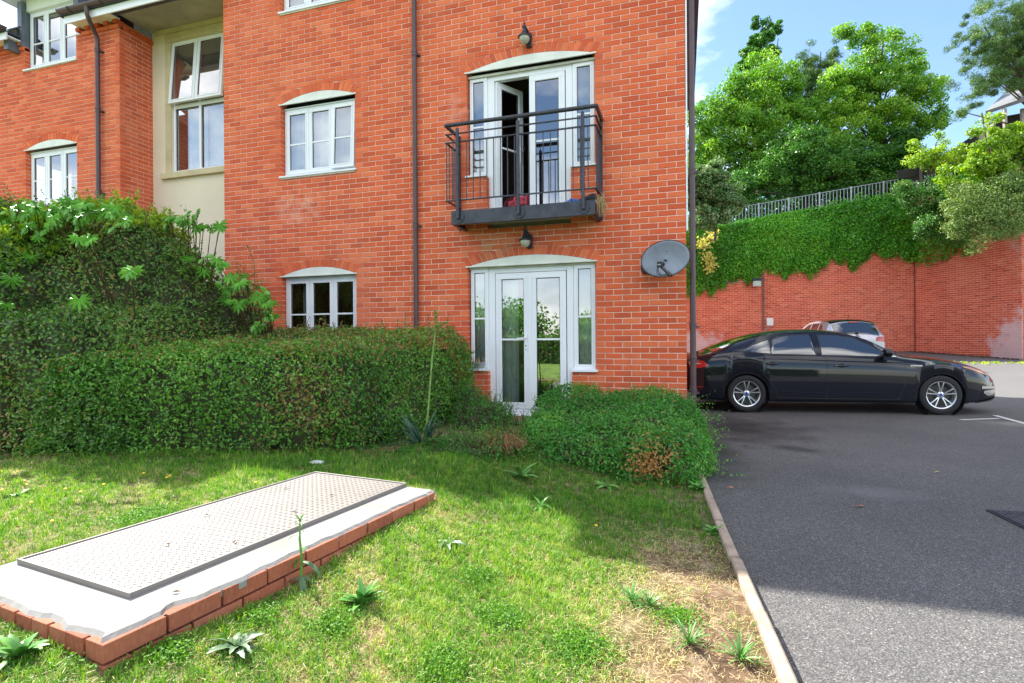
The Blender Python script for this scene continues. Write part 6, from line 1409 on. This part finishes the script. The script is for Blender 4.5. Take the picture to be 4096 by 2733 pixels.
# glazing
rub = .012
WL = [(-.10, 1.045), (.33, 1.0), (1.2, .978), (2.25, .945)]
W1 = ([(-.04, 1.052), (.40, 1.005)], [(-.04, 1.056), (.12, 1.14), (.28, 1.20), (.40, 1.238)])
W2 = ([(.42, 1.003), (1.12, .985)], [(.42, 1.06), (.47, 1.24), (.56, 1.285), (.8, 1.312), (1.09, 1.322), (1.12, .99)])
W3 = ([(1.22, .982), (2.22, .953)], [(1.22, 1.315), (1.5, 1.305), (1.75, 1.262), (1.98, 1.155), (2.17, 1.02), (2.22, .958)])
def frame_of(w, g): return [(x, z-g) for x, z in w[0]], [(x, z+g) for x, z in w[1]]
BLK = plain('window_surround', (.012, .012, .014), .35)
for (w, a, b, m_) in ((W1, -.04, .40, M_CARGLASS), (W2, .42, 1.12, M_CARGLASS), (W3, 1.22, 2.22, M_CARGLASS)):
    lo, up = frame_of(w, .016); lo = [(lo[0][0]-.016, lo[0][1])]+lo+[(lo[-1][0]+.016, lo[-1][1])]; up = [(up[0][0]-.016, up[0][1])]+up+[(up[-1][0]+.016, up[-1][1])]
    fo = car.panel('window_surround', lo, up, a-.016, b+.016, BLK, 26, 6, .003)
    for k, sd_ in enumerate((-1, 1)): car.panel('side_window', w[0], w[1], a, b, m_, 26, 6, .007, sides=(sd_,), parent=fo[k])
# pale interior seen through the front window: light reflections are left to the real sky
for pts in ([(1.165, 1.33), (1.17, 1.1), (1.20, .97), (1.27, .93), (1.285, .80), (1.275, .50), (1.265, .24)], [(.18, 1.19), (.12, 1.02), (.14, .92), (.16, .80), (.30, .62), (.46, .42), (.49, .26)], [(2.30, .95), (2.42, .90), (2.47, .78), (2.46, .50), (2.42, .36), (2.37, .24)],
            [(.49, .262), (1.3, .245), (2.4, .245)], [(3.2, .79), (3.30, .66), (3.42, .60)], [(-.62, .72), (-.5, .60), (-.38, .58)]): car.seam(pts, M_RUBBER, .0035)
car.seam([(-.15, .915), (.3, .915), (1.2, .885), (2.2, .85), (2.62, .845)], M_PAINT, .012, name='shoulder_crease', off=-.007)
car.seam([(.52, .36), (1.3, .33), (2.3, .36)], M_PAINT, .014, name='lower_crease', off=-.008)
for x, z in ((.41, .835), (1.50, .80)):
    for sd_ in (-1, 1):
        y = sd_*(car.side(x, z)); mb = MB(); mb.tube([(x-.10, y, z-.004), (x-.06, y+sd_*.028, z), (x+.07, y+sd_*.028, z), (x+.11, y, z-.004)], [.012, .014, .014, .010], 8)
        h_ = part('door_handle', mb, M_PAINT, CR, True); mb = MB(); mb.lathe([(0, sd_*.002), (.045, sd_*.003)], 20, 'y', (x+.01, y, z-.006)); part('handle_recess', mb, M_BLACKP, h_)
    if x > 1: mb = MB(); mb.lathe([(0, -.010), (.011, -.010), (.012, 0)], 12, 'y', (x-.082, -car.side(x, z)-.012, z)); part('lock', mb, M_CHROME, CR)
mb = MB()
for (a, b) in (((-.13, .92), (.08, .92)), ((.08, .92), (.08, .80)), ((.08, .80), (-.11, .80)), ((-.11, .80), (-.13, .92))): mb.tube([(a[0], -car.side(*a)-.001, a[1]), (b[0], -car.side(*b)-.001, b[1])], .003, 5)
part('fuel_flap', mb, M_RUBBER, CR)
for sd_ in (-1, 1):
    mb = MB(); n = 12; X0 = 2.14
    secs = [(2.10, .02), (2.12, .06), (2.16, .075), (2.21, .07), (2.24, .04), (2.25, .01)]
    for x, r_ in secs:
        for k in range(n): a = 2*PI*k/n; mb.v.append((x, sd_*(HW+.07+1.35*r_*math.cos(a)), 1.015+r_*.95*math.sin(a)))
    for i in range(len(secs)-1):
        for k in range(n): mb.f.append((i*n+k, i*n+(k+1) % n, (i+1)*n+(k+1) % n, (i+1)*n+k))
    mb.f += [tuple(range(n)), tuple((len(secs)-1)*n+k for k in range(n))]; mb.bar((2.16, sd_*(HW-.09), .965), (2.17, sd_*(HW+.03), .99), .05, .035)
    mi = part('door_mirror', mb, M_PAINT, CR, True); mb = MB(); mb.box(2.20, 2.262, sd_*(HW+.07)-.07, sd_*(HW+.07)+.07, .945, .968); bevel_obj(part('indicator', mb, M_CHROME, mi), .006)
for sd_ in (-1, 1):
    mb = MB(); y = sd_*(car.side(2.62, .79)+.002); mb.box(2.55, 2.73, min(y, y+sd_*.008), max(y, y+sd_*.008), .778, .81); v_ = bevel_obj(part('wing_vent', mb, M_CHROME, CR), .006)
    mb = MB(); mb.box(2.565, 2.715, min(y, y+sd_*.011), max(y, y+sd_*.011), .788, .800); part('vent_slot', mb, M_RUBBER, v_)
car.panel('headlight', [(3.37, .775), (3.6, .70), (3.80, .64), (3.93, .60)], [(3.37, .785), (3.5, .775), (3.7, .715), (3.93, .615)], 3.37, 3.93, M_AMBER, 14, 4, .006)
car.panel('rear_light', [(-.93, .77), (-.8, .75), (-.62, .79)], [(-.93, .88), (-.8, .90), (-.70, .875), (-.62, .80)], -.93, -.62, M_REDL, 10, 4, .006)
car.panel('rear_light_clear', [(-.93, .815), (-.74, .825)], [(-.93, .865), (-.74, .835)], -.93, -.74, M_CLEARL, 8, 3, .010)
car.panel('rear_reflector', [(-.92, .425), (-.72, .42)], [(-.92, .44), (-.72, .428)], -.92, -.72, M_REDL, 6, 2, .006)
car.panel('fog_lamp', [(3.70, .35), (3.78, .30), (3.98, .31)], [(3.70, .385), (3.98, .40)], 3.70, 3.98, M_CLEARL, 8, 4, .008)
car.panel('chrome_strip', [(3.66, .42), (4.02, .415)], [(3.66, .465), (4.02, .445)], 3.66, 4.02, M_CHROME, 8, 2, .008)
car.panel('front_lip', [(3.55, .185), (3.9, .215), (4.1, .24)], [(3.55, .20), (3.9, .25), (4.1, .28)], 3.55, 4.08, M_PAINT, 8, 2, .022)
# screens and lamps on the far faces
def topstrip(name, xa, xb, q0, q1, mat, off=.006, nx=12, ny=10):
    mb = MB()
    for x in np.linspace(xa, xb, nx+1):
        P = car_.section(x)[10:]; hs = [p[0] for p in P][::-1]; zs = [p[1] for p in P][::-1]; hm = hs[-1]
        for y in np.linspace(-q1*hm, q1*hm, ny+1): mb.v.append((x, y, float(np.interp(abs(y), hs, zs))+off))
    for i in range(nx):
        for k in range(ny): b = i*(ny+1)+k; mb.f.append((b, b+ny+1, b+ny+2, b+1))
    return part(name, mb, mat, car_.root, True)
car_ = car
topstrip('rear_screen', -.52, .28, 0, .95, M_CARGLASS); topstrip('windscreen', 1.72, 2.46, 0, .97, M_CARGLASS)
mb = MB(); mb.tube([(-.62, .1, 1.035), (-.74, -.35, 1.03), (-.78, -.55, 1.02)], .008, 6); mb.box(-.80, -.74, -.60, -.54, 1.0, 1.035); part('rear_wiper', mb, M_BLACKP, CR)
mb = MB(); mb.box(4.10, 4.165, -.28, .28, .40, .52); part('grille', mb, M_BLACKP, CR)

# silver hatchback, seen from behind
gz2 = float(tz(12.0)); SCr = thing('hatchback_car', 'silver hatchback with black roof parked against the retaining wall, seen over the black car', 'car', (0, 0, gz2))
th2 = math.radians(90+9); d2 = np.array([math.cos(th2), math.sin(th2)]); n2 = np.array([-d2[1], d2[0]])
rear_c = np.array(at(1968, 780, 16.7)[:2]); org = rear_c+d2*.70; SCr.location = (org[0], org[1], gz2+.0); SCr.rotation_euler = (0, 0, th2)
ST2 = dict(bot=[(-.70, .34), (-.5, .24), (0, .2), (2.5, .2), (3.0, .24), (3.3, .3)],
           belt=[(-.70, .78), (-.62, .95), (-.45, 1.0), (0, .99), (1, .96), (2.2, .93), (2.8, .86), (3.15, .72), (3.3, .5)],
           edge=[(-.70, .80), (-.62, .98), (-.5, 1.12), (-.36, 1.30), (-.1, 1.38), (.6, 1.42), (1.2, 1.40), (1.7, 1.28), (2.1, 1.08), (2.3, .98), (2.8, .90), (3.15, .76), (3.3, .52)],
           top=[(-.70, .84), (-.64, 1.0), (-.52, 1.18), (-.38, 1.37), (-.1, 1.45), (.6, 1.48), (1.2, 1.46), (1.7, 1.33), (2.1, 1.12), (2.35, 1.0), (2.8, .95), (3.15, .80), (3.3, .54)],
           plan=[(-.70, .10), (-.6, .05), (-.3, .01), (0, 0), (2.6, 0), (3.0, .12), (3.3, .45)],
           bi=[(-.70, .05), (0, .06), (2.3, .08), (3.3, .05)], ei=[(-.70, .12), (-.45, .20), (0, .22), (1.2, .25), (2., .2), (3.3, .1)])
car_ = c2 = Car(SCr, .865, ST2, (0., 2.54), .35)
xs = sorted(set(np.round(np.concatenate([np.linspace(-.70, 3.3, 70), np.linspace(-.36, .36, 20), np.linspace(2.18, 2.9, 20)]), 4)))
c2.body(M_SILVER, xs)
for x in (0., 2.54):
    for sd_ in (-1, 1): c2.wheel(x, sd_, .31)
topstrip('roof_panel', -.36, 1.55, 0, 1.0, M_PAINT, .006, 16, 12); rs = topstrip('rear_screen', -.655, -.40, 0, .97, M_CARGLASS, .008, 10, 12); topstrip('windscreen', 1.6, 2.2, 0, .97, M_CARGLASS)
c2.panel('side_window', [(-.12, 1.03), (.25, 1.0)], [(-.12, 1.06), (.05, 1.27), (.25, 1.35)], -.12, .25, M_CARGLASS, 12, 5)
c2.panel('side_window', [(.36, .99), (.95, .975)], [(.36, 1.35), (.95, 1.36)], .36, .95, M_CARGLASS, 12, 5); c2.panel('side_window', [(1.03, .975), (1.85, .95)], [(1.03, 1.35), (1.3, 1.32), (1.6, 1.2), (1.85, 1.0)], 1.03, 1.85, M_CARGLASS, 16, 5)
c2.panel('rear_light', [(-.68, .74), (-.45, .78)], [(-.68, .90), (-.45, .92)], -.68, -.42, M_REDL, 8, 4, .012)
mb = MB()
for sd_ in (-1, 1): mb.add([(-.705, sd_*.52, .76), (-.705, sd_*.74, .76), (-.70, sd_*.74, .90), (-.695, sd_*.55, .90)], [(0, 1, 2, 3) if sd_ < 0 else (3, 2, 1, 0)])
for v_ in range(len(mb.v)): x, y, z = mb.v[v_]; mb.v[v_] = (x-.012, y, z)
part('rear_light', mb, M_REDL, SCr)
mb = MB()
for dz in (0, .05): mb.bar((-.71, -.07, .86+dz), (-.70, 0, .90+dz), .012, .02); mb.bar((-.71, .07, .86+dz), (-.70, 0, .90+dz), .012, .02)
part('chevron_badge', mb, M_BLACKP, SCr)
mb = MB(); mb.bar((-.66, -.02, 1.03), (-.655, .38, 1.05), .014, .014); mb.box(-.69, -.64, -.05, .03, 1.0, 1.03); part('rear_wiper', mb, M_BLACKP, SCr)
mb = MB(); mb.box(-.44, -.40, -.14, .14, 1.345, 1.37); part('brake_light', mb, M_REDL, SCr)
mb = MB(); mb.tube([(-.05, 0, 1.45), (-.16, 0, 1.60)], .008, 6); part('aerial', mb, M_BLACKP, SCr)
mb = MB(); mb.box(-.72, -.66, -.74, .74, .30, .46); bevel_obj(part('rear_bumper', mb, M_BLACKP, SCr), .02)
mb = MB(); mb.box(-.55, 3.0, -.75, .75, .18, .5); part('underbody', mb, M_BLACKP, SCr)

# ================================================================ BEHIND THE VIEWPOINT (seen in the glass)
def backtree(label, x, y, h, r, n, mat, seed):
    b0 = np.array([x, y, -.7]); t = thing('garden_tree', label, 'tree', b0, 0, 'trees reflected in the windows'); g = np.random.default_rng(seed); nc = 60
    cc = np.array([0, 0, h*.6])+unit(g.normal(0, 1, (nc, 3)))*g.random((nc, 1))**.4*np.array([r, r, h*.42]); i = g.integers(0, nc, n); off = unit(g.normal(0, 1, (n, 3)))*r*.34*g.random((n, 1))**.5
    P = cc[i]+off; me = np_mesh('crown', leaves(P, unit(off+.01), .24, .7, .5), 3, np.repeat(np.clip(g.normal(.45, .2, n), 0, 1), 2)); link('crown', me, mat, t); mb = MB(); mb.tube([(0, 0, -.3), (0, 0, h*.7)], [.2, .08], 8); part('trunk', mb, M_BARK, t)
for i, (x, y, h, r) in enumerate(((-1.5, -27, 2.6, 2.4), (2.5, -26, 3.6, 2.4), (6.5, -26, 2.8, 2.4), (-6, -30, 2.6, 2.6), (-11, -26, 3.4, 3.), (-16, -22, 4.4, 3.), (11, -24, 3.6, 2.8), (-21, -19, 5.0, 3.))):
    backtree(('low round tree', 'tall tree', 'small tree', 'squat tree', 'second squat tree', 'wide tree', 'tall wide tree', 'outermost tree')[i]+' mirrored in the window glass, standing '+('behind the left door leaf reflection', 'right of the garden middle', 'right of the tall one', 'left of the middle', 'far to the left', 'beyond the far left one', 'at the far right', 'at the left end of the row')[i], x, y, h, r, 5200, M_TREE, 200+i)
GH = thing('garden_hedge', 'clipped hedge mirrored in the lower panes of the patio doors', 'hedge'); gs = lambda p: np.maximum(np.maximum(np.abs(p[:, 1]+19)-.6, p[:, 2]-.75), -p[:, 2]-.9)
P, Nn, f = shell(gs, (-24, -19.8, -.8), (14, -18.2, .9), 420, .25, 91, .1, 1); foliage(GH, P, Nn, .12, np.clip(rng.normal(.5, .2, len(P)), 0, 1), M_HEDGE, flat=.4)
mb = MB(); mb.box(-24, 14, -19.4, -18.6, -1, .55); part('inner_twigs', mb, M_DARKIN, GH)
n = 60000; x = rng.uniform(-14, 8, n); y = rng.uniform(-18, -7.4, n); k = x < .06;
